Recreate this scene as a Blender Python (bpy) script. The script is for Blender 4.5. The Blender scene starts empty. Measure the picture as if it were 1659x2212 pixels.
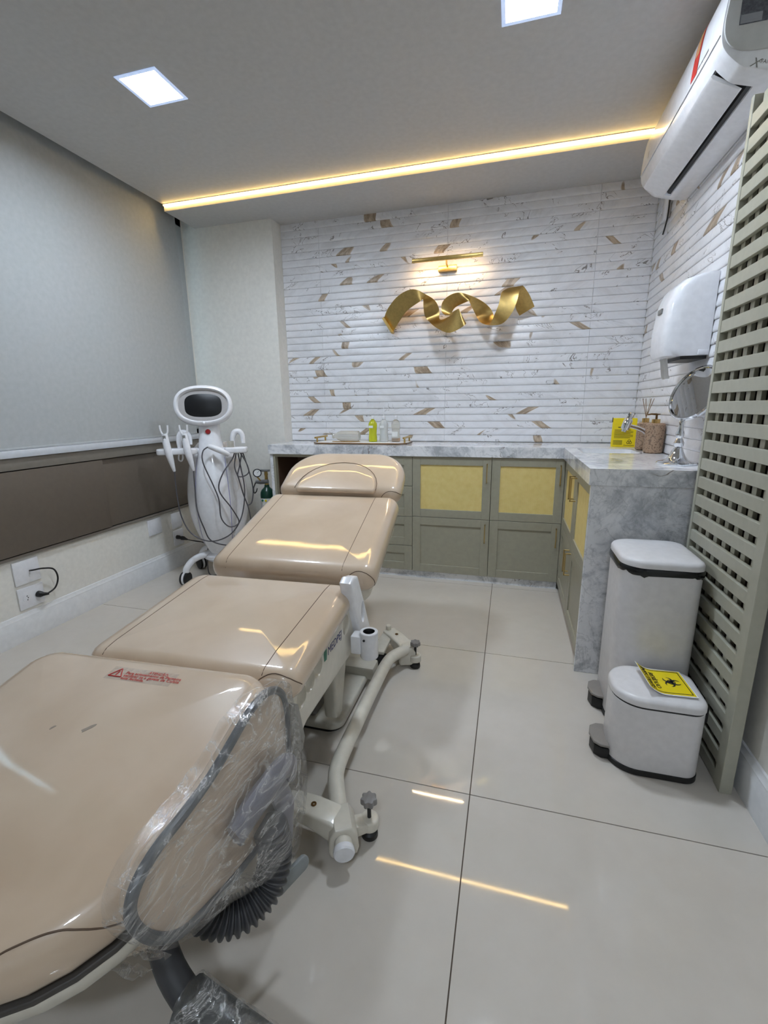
import bpy, bmesh, math, random
from mathutils import Vector, Matrix
from mathutils.bvhtree import BVHTree
random.seed(7)
sc = bpy.context.scene
C = sc.collection
PI = math.pi

# ------------------------------------------------------------------ camera
CAM = Vector((0.0, 0.0, 1.1454))
RIGHT = Vector((0.96408063, 0.26533059, -0.01217449))
UP = Vector((-0.04870394, 0.22165316, 0.97390852))
FWD = Vector((-0.26110624, 0.93833339, -0.22661417))
cd = bpy.data.cameras.new('camera')
cam = bpy.data.objects.new('camera', cd); C.objects.link(cam)
cd.sensor_fit = 'VERTICAL'; cd.sensor_height = 36.0
cd.lens = 973.2234 / 2212 * 36.0
cd.clip_start = 0.02; cd.clip_end = 60
mw = Matrix((RIGHT, UP, -FWD)).transposed().to_4x4(); mw.translation = CAM
cam.matrix_world = mw
sc.camera = cam

# ------------------------------------------------------------------ world, exposure
w = bpy.data.worlds.new('sky'); sc.world = w; w.use_nodes = True
bg = w.node_tree.nodes['Background']
bg.inputs[0].default_value = (0.62, 0.80, 1.0, 1); bg.inputs[1].default_value = 3.0
vs = sc.view_settings
vs.view_transform = 'Standard'; vs.look = 'None'; vs.gamma = 1.0; vs.use_curve_mapping = False
vs.exposure = 0.84
DOWNLIGHT = 115.0       # emission of the ceiling panels
COVE = 14.0            # emission of the warm cove strip
PICTURE = 75.0         # emission of the picture lamp slit

# ------------------------------------------------------------------ helpers
def at(u, v, x=None, y=None, z=None):
    """world point on an axis plane seen at photo pixel (u, v)"""
    d = FWD + RIGHT * ((u - 829.5) / 973.2234) + UP * ((1106 - v) / 973.2234)
    if x is not None: t = (x - CAM.x) / d.x
    elif y is not None: t = (y - CAM.y) / d.y
    else: t = (z - CAM.z) / d.z
    return CAM + d * t

def lin(c):
    return tuple(((v / 255) / 12.92 if v / 255 <= 0.04045 else ((v / 255 + 0.055) / 1.055) ** 2.4) for v in c) + (1,)

MATS = {}
class NT:
    def __init__(s, name):
        s.m = bpy.data.materials.new(name); s.m.use_nodes = True
        s.t = s.m.node_tree; s.b = s.t.nodes['Principled BSDF']; s.o = s.t.nodes['Material Output']
    def n(s, typ, **k):
        nd = s.t.nodes.new(typ)
        for a, v in k.items():
            if a.startswith('i_'):
                key = a[2:]; key = int(key) if key.isdigit() else key
                nd.inputs[key].default_value = v
            else: setattr(nd, a, v)
        return nd
    def l(s, a, b): s.t.links.new(a, b)
    def math(s, op, a, b=None, c=None):
        nd = s.n('ShaderNodeMath', operation=op)
        for i, v in enumerate((a, b, c)):
            if v is None: continue
            if isinstance(v, (int, float)): nd.inputs[i].default_value = v
            else: s.l(v, nd.inputs[i])
        return nd.outputs[0]
    def pos(s): return s.n('ShaderNodeNewGeometry').outputs['Position']
    def noise(s, vec, scale, detail=3, rough=0.5, dist=0.0):
        nd = s.n('ShaderNodeTexNoise'); nd.inputs['Scale'].default_value = scale
        nd.inputs['Detail'].default_value = detail; nd.inputs['Roughness'].default_value = rough
        nd.inputs['Distortion'].default_value = dist
        if vec is not None: s.l(vec, nd.inputs['Vector'])
        return nd.outputs['Fac']
    def ramp(s, fac, stops):
        nd = s.n('ShaderNodeValToRGB'); cr = nd.color_ramp
        while len(cr.elements) < len(stops): cr.elements.new(0.5)
        for e, (p, c) in zip(cr.elements, stops):
            e.position = p; e.color = c if len(c) == 4 else lin(c)
        s.l(fac, nd.inputs[0]); return nd.outputs[0]
    def mix(s, fac, a, b):
        nd = s.n('ShaderNodeMix', data_type='RGBA')
        for sock, v in ((nd.inputs[0], fac), (nd.inputs[6], a), (nd.inputs[7], b)):
            if isinstance(v, (int, float)): sock.default_value = v
            elif isinstance(v, tuple): sock.default_value = v
            else: s.l(v, sock)
        return nd.outputs[2]
    def bump(s, h, strength=0.2, dist=0.002):
        nd = s.n('ShaderNodeBump'); nd.inputs['Strength'].default_value = strength
        nd.inputs['Distance'].default_value = dist; s.l(h, nd.inputs['Height'])
        s.l(nd.outputs[0], s.b.inputs['Normal']); return nd

def mat(name, col, rough=0.5, metal=0.0, coat=0.0, noise=None, bump=None, spec=0.5, coat_rough=0.05):
    """plain procedural material: slight noise tint and optional noise bump (scale, strength, distance)"""
    if name in MATS: return MATS[name]
    s = NT(name); c = lin(col)
    s.b.inputs['Roughness'].default_value = rough; s.b.inputs['Metallic'].default_value = metal
    s.b.inputs['Coat Weight'].default_value = coat; s.b.inputs['Coat Roughness'].default_value = coat_rough
    s.b.inputs['Specular IOR Level'].default_value = spec
    tc = s.n('ShaderNodeTexCoord').outputs['Object']
    sc_, amt = noise or (40, 0.04)
    f = s.noise(tc, sc_, 3)
    dark = tuple(v * (1 - amt) for v in c[:3]) + (1,); lite = tuple(min(1, v * (1 + amt)) for v in c[:3]) + (1,)
    s.l(s.ramp(f, [(0.3, dark), (0.7, lite)]), s.b.inputs['Base Color'])
    if bump:
        s.bump(s.noise(tc, bump[0], 4), bump[1], bump[2])
    MATS[name] = s.m; return s.m

def emit(name, col, strength):
    s = NT(name)
    s.b.inputs['Base Color'].default_value = (0.8, 0.8, 0.8, 1)
    s.b.inputs['Emission Color'].default_value = col if len(col) == 4 else lin(col)
    s.b.inputs['Emission Strength'].default_value = strength
    MATS[name] = s.m; return s.m

# ---- bmesh shapes
def box(bm, x0, x1, y0, y1, z0, z1, r=0.0, seg=2):
    vs_ = [bm.verts.new(p) for p in ((x0,y0,z0),(x1,y0,z0),(x1,y1,z0),(x0,y1,z0),(x0,y0,z1),(x1,y0,z1),(x1,y1,z1),(x0,y1,z1))]
    fs = [bm.faces.new([vs_[i] for i in q]) for q in ((0,3,2,1),(4,5,6,7),(0,1,5,4),(1,2,6,5),(2,3,7,6),(3,0,4,7))]
    if r > 0:
        es = {e for f in fs for e in f.edges}
        bmesh.ops.bevel(bm, geom=list(es), offset=r, segments=seg, profile=0.5, affect='EDGES')
    return bm
def nb(): return bmesh.new()
def Box(x0, x1, y0, y1, z0, z1, r=0.0, seg=2): return box(nb(), x0, x1, y0, y1, z0, z1, r, seg)

def spline(pts, n=8, closed=False):
    P = [Vector(p) for p in pts]; out = []
    m = len(P); rng = m if closed else m - 1
    for i in range(rng):
        g = (lambda k: P[k % m]) if closed else (lambda k: P[max(0, min(m - 1, k))])
        a, b, c, d = g(i - 1), g(i), g(i + 1), g(i + 2)
        for k in range(n):
            t = k / n
            out.append(0.5 * ((2 * b) + (c - a) * t + (2 * a - 5 * b + 4 * c - d) * t * t + (3 * b - a - 3 * c + d) * t ** 3))
    if not closed: out.append(P[-1])
    return out

def tube(bm, pts, r, n=10, closed=False, caps=True):
    P = [Vector(p) for p in pts]; m = len(P)
    R = r if isinstance(r, (list, tuple)) else [r] * m
    rings = []; nrm = None
    for i in range(m):
        if closed: t = P[(i + 1) % m] - P[i - 1]
        else: t = P[min(i + 1, m - 1)] - P[max(i - 1, 0)]
        if t.length < 1e-9: t = Vector((0, 0, 1))
        t.normalize()
        if nrm is None:
            nrm = t.orthogonal().normalized()
        else:
            nrm = nrm - t * nrm.dot(t)
            nrm = nrm.normalized() if nrm.length > 1e-6 else t.orthogonal().normalized()
        bn = t.cross(nrm)
        rings.append([bm.verts.new(P[i] + (nrm * math.cos(2 * PI * k / n) + bn * math.sin(2 * PI * k / n)) * R[i]) for k in range(n)])
    for i in range(m if closed else m - 1):
        a, b = rings[i], rings[(i + 1) % m]
        for k in range(n):
            bm.faces.new((a[k], a[(k + 1) % n], b[(k + 1) % n], b[k]))
    if caps and not closed:
        bm.faces.new(rings[0][::-1]); bm.faces.new(rings[-1])
    return bm
def Tube(pts, r, n=10, closed=False, caps=True): return tube(nb(), pts, r, n, closed, caps)

def lathe(bm, prof, n=24, M=None):
    """prof: (radius, height) pairs about local z; radius 0 closes the end"""
    rings = []
    for r, z in prof:
        if r < 1e-6: v = Vector((0, 0, z)); rings.append([bm.verts.new(M @ v if M else v)])
        else:
            ring = []
            for k in range(n):
                v = Vector((r * math.cos(2 * PI * k / n), r * math.sin(2 * PI * k / n), z))
                ring.append(bm.verts.new(M @ v if M else v))
            rings.append(ring)
    for a, b in zip(rings, rings[1:]):
        for k in range(n):
            q = (k + 1) % n
            if len(a) == 1 and len(b) == 1: continue
            if len(a) == 1: bm.faces.new((a[0], b[q], b[k]))
            elif len(b) == 1: bm.faces.new((a[k], a[q], b[0]))
            else: bm.faces.new((a[k], a[q], b[q], b[k]))
    return bm
def Lathe(prof, n=24, M=None): return lathe(nb(), prof, n, M)
def T(x, y, z): return Matrix.Translation((x, y, z))
def Rx(a): return Matrix.Rotation(math.radians(a), 4, 'X')
def Ry(a): return Matrix.Rotation(math.radians(a), 4, 'Y')
def Rz(a): return Matrix.Rotation(math.radians(a), 4, 'Z')
def align(p, d):
    """matrix putting local z along d at p"""
    return T(*p) @ Vector(d).to_track_quat('Z', 'Y').to_matrix().to_4x4()

def prism(bm, poly, M, d0, d1, r=0.0, seg=2):
    """2-D outline in local xy extruded along local z from d0 to d1, then moved by M"""
    a = [bm.verts.new(M @ Vector((p[0], p[1], d0))) for p in poly]
    b = [bm.verts.new(M @ Vector((p[0], p[1], d1))) for p in poly]
    n = len(poly)
    fs = [bm.faces.new(a[::-1]), bm.faces.new(b)]
    rim = list(fs[0].edges) + list(fs[1].edges)
    for i in range(n): bm.faces.new((a[i], a[(i + 1) % n], b[(i + 1) % n], b[i]))
    bmesh.ops.recalc_face_normals(bm, faces=bm.faces)
    if r > 0: bmesh.ops.bevel(bm, geom=rim, offset=r, segments=seg, profile=0.5, affect='EDGES', clamp_overlap=True)
    return bm
def Prism(poly, M, d0, d1, r=0.0, seg=2): return prism(nb(), poly, M, d0, d1, r, seg)
YZ = Matrix(((0,0,1,0),(1,0,0,0),(0,1,0,0),(0,0,0,1)))   # local (a, b, d) -> world (d, a, b)
XZ = Matrix(((1,0,0,0),(0,0,1,0),(0,1,0,0),(0,0,0,1)))   # local (a, b, d) -> world (a, d, b)

def rrect(hw, hl, rad, n=8):
    """rounded rectangle, rad = corner radii (right-near, right-far, left-far, left-near)"""
    out = []; rad = [max(r, 0.003) for r in rad]
    for i, j, lim in ((0, 1, 2 * hl), (2, 3, 2 * hl), (1, 2, 2 * hw), (3, 0, 2 * hw)):
        t_ = rad[i] + rad[j]
        if t_ > lim: rad[i] *= lim / t_ * 0.999; rad[j] *= lim / t_ * 0.999
    cs = ((hw, -hl, -90, rad[0]), (hw, hl, 0, rad[1]), (-hw, hl, 90, rad[2]), (-hw, -hl, 180, rad[3]))
    for x, y, a0, r in cs:
        cx = x - math.copysign(r, x); cy_ = y - math.copysign(r, y)
        for k in range(n + 1):
            a = math.radians(a0 + 90 * k / n); out.append((cx + r * math.cos(a), cy_ + r * math.sin(a)))
    return out

def cushion(W, L, Tk, rad, re, crown=0.01, re_b=None, taper=0.0, rb=6):
    """upholstered slab: top at z = 0, bottom at -Tk, edge radius re (top) / re_b (bottom)"""
    bm = nb(); re_b = re if re_b is None else re_b
    lev = []
    for k in range(4): lev.append((re_b + (4 - k) / 4 * (min(W, L) / 2 * 0.85 - re_b), -Tk, 0))
    for k in range(rb + 1):
        a = PI / 2 * k / rb; lev.append((re_b * (1 - math.sin(a)), -Tk + re_b * (1 - math.cos(a)), 0))
    for k in range(rb + 1):
        a = PI / 2 * k / rb; lev.append((re * (1 - math.cos(a)), -re + re * math.sin(a), 0))
    m = min(W, L) / 2 * 0.92
    for k in range(1, 9):
        t = k / 8; lev.append((re + (m - re) * t, crown * math.sin(t * PI / 2), 1))
    rings = []
    for d, z, _ in lev:
        o = rrect(W / 2 - d, L / 2 - d, [max(r - d, 0.004) for r in rad])
        rings.append([bm.verts.new((x * (1 - taper * y / L), y, z)) for x, y in o])
    n = len(rings[0])
    bm.faces.new(rings[0][::-1])
    for a, b in zip(rings, rings[1:]):
        for k in range(n): bm.faces.new((a[k], a[(k + 1) % n], b[(k + 1) % n], b[k]))
    bm.faces.new(rings[-1])
    return bm

def seam(src, pts, d, r=0.0016, off=0.0, closed=False):
    """thin seam cord: points cast along d onto the surface of bmesh src"""
    tree = BVHTree.FromBMesh(src); d = Vector(d).normalized(); P = []
    for p in pts:
        h = tree.ray_cast(Vector(p) - d * 1.0, d)
        if h[0] is not None: P.append(h[0] + h[1] * off)
    if len(P) < 3: return None
    return Tube(P, r, 6, closed)

# ---- objects
ORG = {}
def thing(name, label, cat, loc=(0, 0, 0), group=None):
    o = bpy.data.objects.new(name, None); C.objects.link(o)
    o.empty_display_size = 0.05; o.location = loc; ORG[o.name] = Vector(loc)
    o['label'] = label; o['category'] = cat
    if group: o['group'] = group
    return o
def finish(me, ang=35):
    for p in me.polygons: p.use_smooth = True
    me.set_sharp_from_angle(angle=math.radians(ang))
def obj(name, bm, m, parent=None, label=None, ang=35, flip=True):
    """links a bmesh given in world coordinates as one mesh object under parent"""
    if flip: bmesh.ops.recalc_face_normals(bm, faces=bm.faces)
    if parent is not None: org = ORG[parent.name]
    else:
        xs = [v.co for v in bm.verts]
        org = Vector(((min(v.x for v in xs) + max(v.x for v in xs)) / 2, (min(v.y for v in xs) + max(v.y for v in xs)) / 2, min(v.z for v in xs)))
    bm.transform(Matrix.Translation(-org))
    me = bpy.data.meshes.new(name); bm.to_mesh(me); bm.free(); finish(me, ang)
    me.materials.append(m)
    o = bpy.data.objects.new(name, me); C.objects.link(o)
    if parent is not None: o.parent = parent
    else: o.location = org
    ORG[o.name] = org
    if label: o['label'] = label
    return o
def tag(o, label, cat, group=None):
    o['label'] = label; o['category'] = cat
    if group: o['group'] = group
    return o
def struct(name, bm, m, label, cat):
    o = obj(name, bm, m); o['kind'] = 'structure'; o['label'] = label; o['category'] = cat; return o
def inst(name, me, loc, parent):
    o = bpy.data.objects.new(name, me); C.objects.link(o)
    o.parent = parent; o.location = Vector(loc) - ORG[parent.name]; ORG[o.name] = Vector(loc); return o
def mesh_of(name, bm, m, ang=35):
    bmesh.ops.recalc_face_normals(bm, faces=bm.faces)
    me = bpy.data.meshes.new(name); bm.to_mesh(me); bm.free(); finish(me, ang); me.materials.append(m); return me
def cut(o, cutters):
    """subtract bmeshes (world coordinates) from mesh object o"""
    org = ORG[o.name]; tmp = []
    for bm in cutters:
        bmesh.ops.recalc_face_normals(bm, faces=bm.faces)
        bm.transform(Matrix.Translation(-org)); me = bpy.data.meshes.new('cut'); bm.to_mesh(me); bm.free()
        co = bpy.data.objects.new('cut', me); C.objects.link(co); co.parent = o.parent; co.location = o.location
        tmp.append(co); md = o.modifiers.new('cut', 'BOOLEAN'); md.operation = 'DIFFERENCE'; md.object = co; md.solver = 'EXACT'
    dg = bpy.context.evaluated_depsgraph_get(); dg.update()
    me = bpy.data.meshes.new_from_object(o.evaluated_get(dg)); o.modifiers.clear()
    old = o.data; o.data = me; bpy.data.meshes.remove(old); finish(me)
    for co in tmp:
        m = co.data; bpy.data.objects.remove(co); bpy.data.meshes.remove(m)
def text(bm, s, size, M, depth=0.0004, align_x='LEFT', shear=0.0, sx=1.0):
    """lettering lying in local xy, moved by M, added to bm"""
    cu = bpy.data.curves.new('t', 'FONT'); cu.body = s; cu.size = size; cu.align_x = align_x; cu.shear = shear
    cu.extrude = depth; cu.resolution_u = 3
    o = bpy.data.objects.new('t', cu); C.objects.link(o)
    dg = bpy.context.evaluated_depsgraph_get(); dg.update()
    me = bpy.data.meshes.new_from_object(o.evaluated_get(dg)); me.transform(M @ Matrix.Diagonal((sx, 1, 1, 1)))
    bm.from_mesh(me); bpy.data.meshes.remove(me); bpy.data.objects.remove(o); bpy.data.curves.remove(cu)
    return bm

# ------------------------------------------------------------------ materials
WHITE = mat('wall_paint', (232, 229, 221), 0.6, bump=(260, 0.05, 0.0006))
CEIL = mat('ceiling_paint', (197, 195, 193), 0.55, bump=(220, 0.05, 0.0006))
TRIMW = mat('trim_paint', (226, 226, 226), 0.35)
BLIND = mat('blind_fabric', (176, 179, 179), 0.75, bump=(700, 0.08, 0.0005))
PLASTIC = mat('white_plastic', (233, 233, 236), 0.22, coat=0.4)
CREAM = mat('cream_plastic', (214, 208, 194), 0.28, coat=0.3)
CREAM2 = mat('grey_cream_plastic', (196, 192, 180), 0.35)
GREYP = mat('grey_plastic', (128, 126, 122), 0.4)
PEDAL = mat('pedal_plastic', (140, 134, 128), 0.35)
BLACK = mat('black_rubber', (18, 18, 19), 0.45)
BLACKG = mat('black_gloss', (14, 15, 18), 0.35)
CABLE = mat('cable_grey', (78, 76, 80), 0.45)
SAGE = mat('sage_lacquer', (160, 156, 138), 0.38)
LATT = mat('lattice_lacquer', (172, 170, 154), 0.42)
TAUPE = mat('taupe_laminate', (104, 94, 83), 0.42)
TAUPE2 = mat('taupe_rail', (128, 121, 112), 0.4)
WOODIN = mat('dark_wood', (78, 58, 44), 0.5)
BRASS = mat('brushed_brass', (198, 168, 104), 0.36, metal=1.0, noise=(60, 0.08))
HANDLE = mat('pale_brass', (196, 172, 118), 0.32, metal=1.0)
GOLD = mat('pale_gold', (205, 170, 110), 0.25, metal=1.0)
CHROME = mat('chrome', (225, 227, 230), 0.06, metal=1.0)
STEEL = mat('steel', (165, 168, 172), 0.28, metal=1.0)
BRONZE = mat('bronze_edge', (122, 92, 58), 0.35, metal=1.0)
GREENP = mat('cylinder_green', (12, 58, 44), 0.3)
REDP = mat('red_button', (150, 12, 18), 0.25, coat=0.5)
YELLOW = mat('yellow_card', (240, 214, 20), 0.4)
INK = mat('black_ink', (22, 24, 28), 0.6)
REDINK = mat('red_ink', (190, 42, 36), 0.5)
BLUEINK = mat('blue_ink', (24, 32, 92), 0.4)
GREENINK = mat('green_ink', (8, 110, 84), 0.4)
PAPER = mat('paper', (232, 232, 230), 0.7)
BINW = mat('bin_white', (222, 219, 219), 0.36, coat=0.15)
CERAM = mat('ceramic', (238, 239, 241), 0.1, coat=0.5)
GROUT = mat('grout', (96, 84, 72), 0.8)
STITCH = mat('seam_thread', (92, 72, 54), 0.5)
REED = mat('reed', (142, 112, 86), 0.7)
MIRROR = mat('mirror', (236, 238, 240), 0.015, metal=1.0, noise=(5, 0.0))
GUNMETAL = mat('window_aluminium', (176, 180, 180), 0.4)

def m_leather():
    s = NT('beige_leather'); tc = s.n('ShaderNodeTexCoord').outputs['Object']
    f = s.noise(tc, 6, 3, 0.5, 0.4)
    s.l(s.ramp(f, [(0.3, (196, 172, 146)), (0.7, (210, 188, 163))]), s.b.inputs['Base Color'])
    s.b.inputs['Roughness'].default_value = 0.34
    s.b.inputs['Coat Weight'].default_value = 1.0; s.b.inputs['Coat Roughness'].default_value = 0.02
    s.b.inputs['Coat IOR'].default_value = 1.7
    fine = s.noise(tc, 420, 2, 0.6); wav = s.noise(tc, 5, 2, 0.5, 0.2)
    h = s.math('ADD', s.math('MULTIPLY', fine, 0.05), s.math('MULTIPLY', wav, 1.0))
    b = s.bump(h, 0.12, 0.004); s.l(b.outputs[0], s.b.inputs['Coat Normal'])
    return s.m
LEATHER = m_leather()

def m_floor():
    s = NT('porcelain_tile'); p = s.pos()
    f = s.noise(p, 1.7, 4, 0.6, 0.3); g = s.noise(p, 14, 4, 0.6)
    k = s.math('ADD', s.math('MULTIPLY', f, 0.7), s.math('MULTIPLY', g, 0.3))
    s.l(s.ramp(k, [(0.3, (196, 188, 177)), (0.7, (208, 201, 191))]), s.b.inputs['Base Color'])
    s.b.inputs['Roughness'].default_value = 0.13
    s.l(s.ramp(g, [(0.3, (0.025, 0.025, 0.025, 1)), (0.7, (0.05, 0.05, 0.05, 1))]), s.b.inputs['Roughness'])
    return s.m
FLOORT = m_floor()

TP = (2.4068 - 0.90) / 32       # height of one ribbed wall tile row
def m_walltile():
    s = NT('ribbed_marble_tile'); p = s.pos()
    sep = s.n('ShaderNodeSeparateXYZ'); s.l(p, sep.inputs[0])
    u = s.math('SUBTRACT', sep.outputs[0], sep.outputs[1])           # runs along both walls
    zz = s.math('DIVIDE', s.math('SUBTRACT', sep.outputs[2], 0.90), TP)
    row = s.math('FLOOR', zz); fr = s.math('FRACT', zz)
    wn = s.n('ShaderNodeTexWhiteNoise', noise_dimensions='1D'); s.l(row, wn.inputs['W'])
    off = s.math('MULTIPLY', wn.outputs['Value'], 37.0)
    tilt = s.math('MULTIPLY', s.math('SUBTRACT', wn.outputs['Value'], 0.5), 0.16)
    us = s.math('ADD', u, s.math('MULTIPLY', fr, tilt))
    def vec(a, b, c):
        cb = s.n('ShaderNodeCombineXYZ')
        for i, q in enumerate((a, b, c)):
            if isinstance(q, (int, float)): cb.inputs[i].default_value = q
            else: s.l(q, cb.inputs[i])
        return cb.outputs[0]
    # brown chips cut off at the row edges
    v1 = vec(s.math('ADD', us, off), s.math('MULTIPLY', fr, 0.02), s.math('MULTIPLY', row, 3.1))
    chip = s.noise(v1, 5.6, 1.0, 0.4, 0.1)
    m1 = s.ramp(chip, [(0.672, (0, 0, 0, 1)), (0.680, (1, 1, 1, 1))])
    tone = s.noise(v1, 45, 3, 0.6)
    ccol = s.ramp(tone, [(0.3, (132, 112, 92)), (0.62, (196, 178, 156))])
    # thin dark veins
    v2 = vec(s.math('ADD', s.math('MULTIPLY', us, 1.0), s.math('MULTIPLY', off, 1.7)), s.math('MULTIPLY', fr, 0.045), s.math('MULTIPLY', row, 5.3))
    vn = s.noise(v2, 12, 3, 0.6, 0.6)
    line = s.math('LESS_THAN', s.math('ABSOLUTE', s.math('SUBTRACT', vn, 0.43)), 0.0085)
    gate = s.ramp(s.noise(v2, 5.0, 1, 0.5), [(0.535, (0, 0, 0, 1)), (0.57, (1, 1, 1, 1))])
    line = s.math('MULTIPLY', line, gate)
    soft = s.noise(v2, 4, 5, 0.7, 1.0)
    base = s.ramp(soft, [(0.3, (214, 213, 215)), (0.55, (234, 234, 237)), (0.8, (224, 221, 222))])
    c1 = s.mix(m1, base, ccol)
    c2 = s.mix(s.math('MULTIPLY', line, 0.75), c1, lin((96, 84, 76)))
    s.l(c2, s.b.inputs['Base Color'])
    s.b.inputs['Roughness'].default_value = 0.33
    return s.m
WTILE = m_walltile()

def m_marble(name, light, dark, vein):
    s = NT(name); p = s.pos()
    a = s.noise(p, 4.5, 8, 0.68, 0.9); b = s.noise(p, 24, 6, 0.65, 0.8)
    k = s.math('ADD', s.math('MULTIPLY', a, 0.74), s.math('MULTIPLY', b, 0.26))
    base = s.ramp(k, [(0.40, dark), (0.52, light), (0.70, tuple(min(255, c + 10) for c in light))])
    n2 = s.noise(p, 5.2, 4, 0.55, 0.5)
    line = s.ramp(s.math('ABSOLUTE', s.math('SUBTRACT', n2, 0.5)), [(0.0, (1, 1, 1, 1)), (0.012, (0, 0, 0, 1))])
    gate = s.ramp(s.noise(p, 2.6, 2, 0.5), [(0.55, (0, 0, 0, 1)), (0.60, (1, 1, 1, 1))])
    f = s.math('MULTIPLY', s.math('MULTIPLY', line, gate), 0.9)
    n3 = s.noise(p, 8.0, 6, 0.6, 0.9)
    line2 = s.ramp(s.math('ABSOLUTE', s.math('SUBTRACT', n3, 0.47)), [(0.0, (1, 1, 1, 1)), (0.02, (0, 0, 0, 1))])
    c = s.mix(s.math('MULTIPLY', line2, 0.30), base, lin((120, 124, 128)))
    c = s.mix(f, c, lin(vein))
    s.l(c, s.b.inputs['Base Color'])
    s.b.inputs['Roughness'].default_value = 0.12; s.b.inputs['Coat Weight'].default_value = 0.2
    return s.m
MARBLE = m_marble('grey_marble', (236, 236, 238), (180, 183, 188), (92, 62, 40))

def m_cane():
    s = NT('woven_cane'); p = s.pos()
    sep = s.n('ShaderNodeSeparateXYZ'); s.l(p, sep.inputs[0])
    u = s.math('SUBTRACT', sep.outputs[0], sep.outputs[1])
    fu = s.math('SINE', s.math('MULTIPLY', u, 2 * PI / 0.0115)); fz = s.math('SINE', s.math('MULTIPLY', sep.outputs[2], 2 * PI / 0.0085))
    h = s.math('MULTIPLY', fu, fz); n = s.noise(p, 30, 3, 0.5)
    k = s.math('ADD', s.math('MULTIPLY', h, 0.16), s.math('ADD', s.math('MULTIPLY', n, 0.4), 0.33))
    s.l(s.ramp(k, [(0.15, (208, 178, 100)), (0.5, (236, 211, 134)), (0.85, (244, 226, 160))]), s.b.inputs['Base Color'])
    s.b.inputs['Roughness'].default_value = 0.5; s.bump(h, 0.5, 0.0015)
    return s.m
CANE = m_cane()

def m_stone():
    s = NT('speckled_stone'); tc = s.n('ShaderNodeTexCoord').outputs['Object']
    v = s.n('ShaderNodeTexVoronoi'); v.inputs['Scale'].default_value = 75; s.l(tc, v.inputs['Vector'])
    n = s.noise(tc, 55, 4, 0.75)
    c = s.ramp(s.math('ADD', s.math('MULTIPLY', v.outputs['Distance'], 0.5), s.math('MULTIPLY', n, 0.7)),
               [(0.30, (52, 40, 32)), (0.46, (140, 112, 90)), (0.62, (172, 144, 118)), (0.8, (120, 98, 80))])
    s.l(c, s.b.inputs['Base Color']); s.b.inputs['Roughness'].default_value = 0.7; s.bump(n, 0.5, 0.002)
    return s.m
STONE = m_stone()

def m_film(name, alpha, streak):
    """clear cling film: mostly see-through, glossy, with milky creases"""
    s = NT(name); mp = s.n('ShaderNodeMapping'); mp.inputs['Rotation'].default_value = (0.7, 0, 0); mp.inputs['Scale'].default_value = (1, 0.42, 1.3)
    s.l(s.n('ShaderNodeTexCoord').outputs['Object'], mp.inputs['Vector']); tc = mp.outputs[0]
    n1 = s.noise(tc, 16, 6, 0.62, 1.2); n2 = s.noise(tc, 40, 5, 0.6, 1.0)
    cr = s.ramp(s.math('ABSOLUTE', s.math('SUBTRACT', n1, 0.5)), [(0.0, (1, 1, 1, 1)), (0.012, (0.35, 0.35, 0.35, 1)), (0.06, (0, 0, 0, 1))])
    f = s.math('ADD', s.math('MULTIPLY', cr, streak), s.math('MULTIPLY', n2, alpha))
    tr = s.n('ShaderNodeBsdfTransparent'); tr.inputs[0].default_value = (0.97, 0.97, 0.97, 1)
    s.b.inputs['Base Color'].default_value = lin((226, 224, 220)); s.b.inputs['Roughness'].default_value = 0.16
    s.bump(s.math('ADD', n1, n2), 0.7, 0.006)
    gl = s.n('ShaderNodeBsdfGlossy'); gl.inputs['Roughness'].default_value = 0.08
    bn = [x for x in s.t.nodes if x.bl_idname == 'ShaderNodeBump'][0]; s.l(bn.outputs[0], gl.inputs['Normal'])
    m1 = s.n('ShaderNodeMixShader'); s.l(f, m1.inputs[0]); s.l(tr.outputs[0], m1.inputs[1]); s.l(s.b.outputs[0], m1.inputs[2])
    m2 = s.n('ShaderNodeMixShader'); m2.inputs[0].default_value = 0.10; s.l(m1.outputs[0], m2.inputs[1]); s.l(gl.outputs[0], m2.inputs[2])
    s.l(m2.outputs[0], s.o.inputs['Surface'])
    return s.m
FILM = m_film('cling_film', 0.10, 0.55)

def m_clear(name, col, rough=0.05, trans=1.0):
    s = NT(name); s.b.inputs['Base Color'].default_value = lin(col); s.b.inputs['Roughness'].default_value = rough
    s.b.inputs['Transmission Weight'].default_value = trans; s.b.inputs['IOR'].default_value = 1.45
    MATS[name] = s.m; return s.m
GLASS = m_clear('window_glass', (205, 225, 225), 0.02)
LIQY = m_clear('yellow_green_liquid', (222, 226, 60), 0.12, 0.55)
MILKY = m_clear('milky_bottle', (236, 238, 236), 0.22, 0.55)
CLEARB = m_clear('clear_bottle', (238, 236, 228), 0.12, 0.75)
AMBER = m_clear('amber_liquid', (205, 140, 40), 0.12, 0.5)

LAMP = emit('panel_light', (0.75, 0.86, 1.0, 1), DOWNLIGHT)
FRAMEL = emit('added_frame_glow', (0.42, 0.60, 1.0, 1), 0.35)  # emission added to the frame, imitates lamp light scattered on the rim
COVEM = emit('cove_light', (1.0, 0.66, 0.22, 1), COVE)
PICM = emit('picture_light', (1.0, 0.72, 0.42, 1), PICTURE)

# ------------------------------------------------------------------ the room
XL, XR, XN = -2.355, 0.755, 0.732      # left wall, tiled right wall, painted right wall
YB, YC, YF = 3.24, 3.116, -2.3         # tile face, column face, wall behind the camera
ZC, ZS, YS, XE = 2.4447, 2.4068, 2.8145, -2.2456
TOP = 2.66

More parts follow.
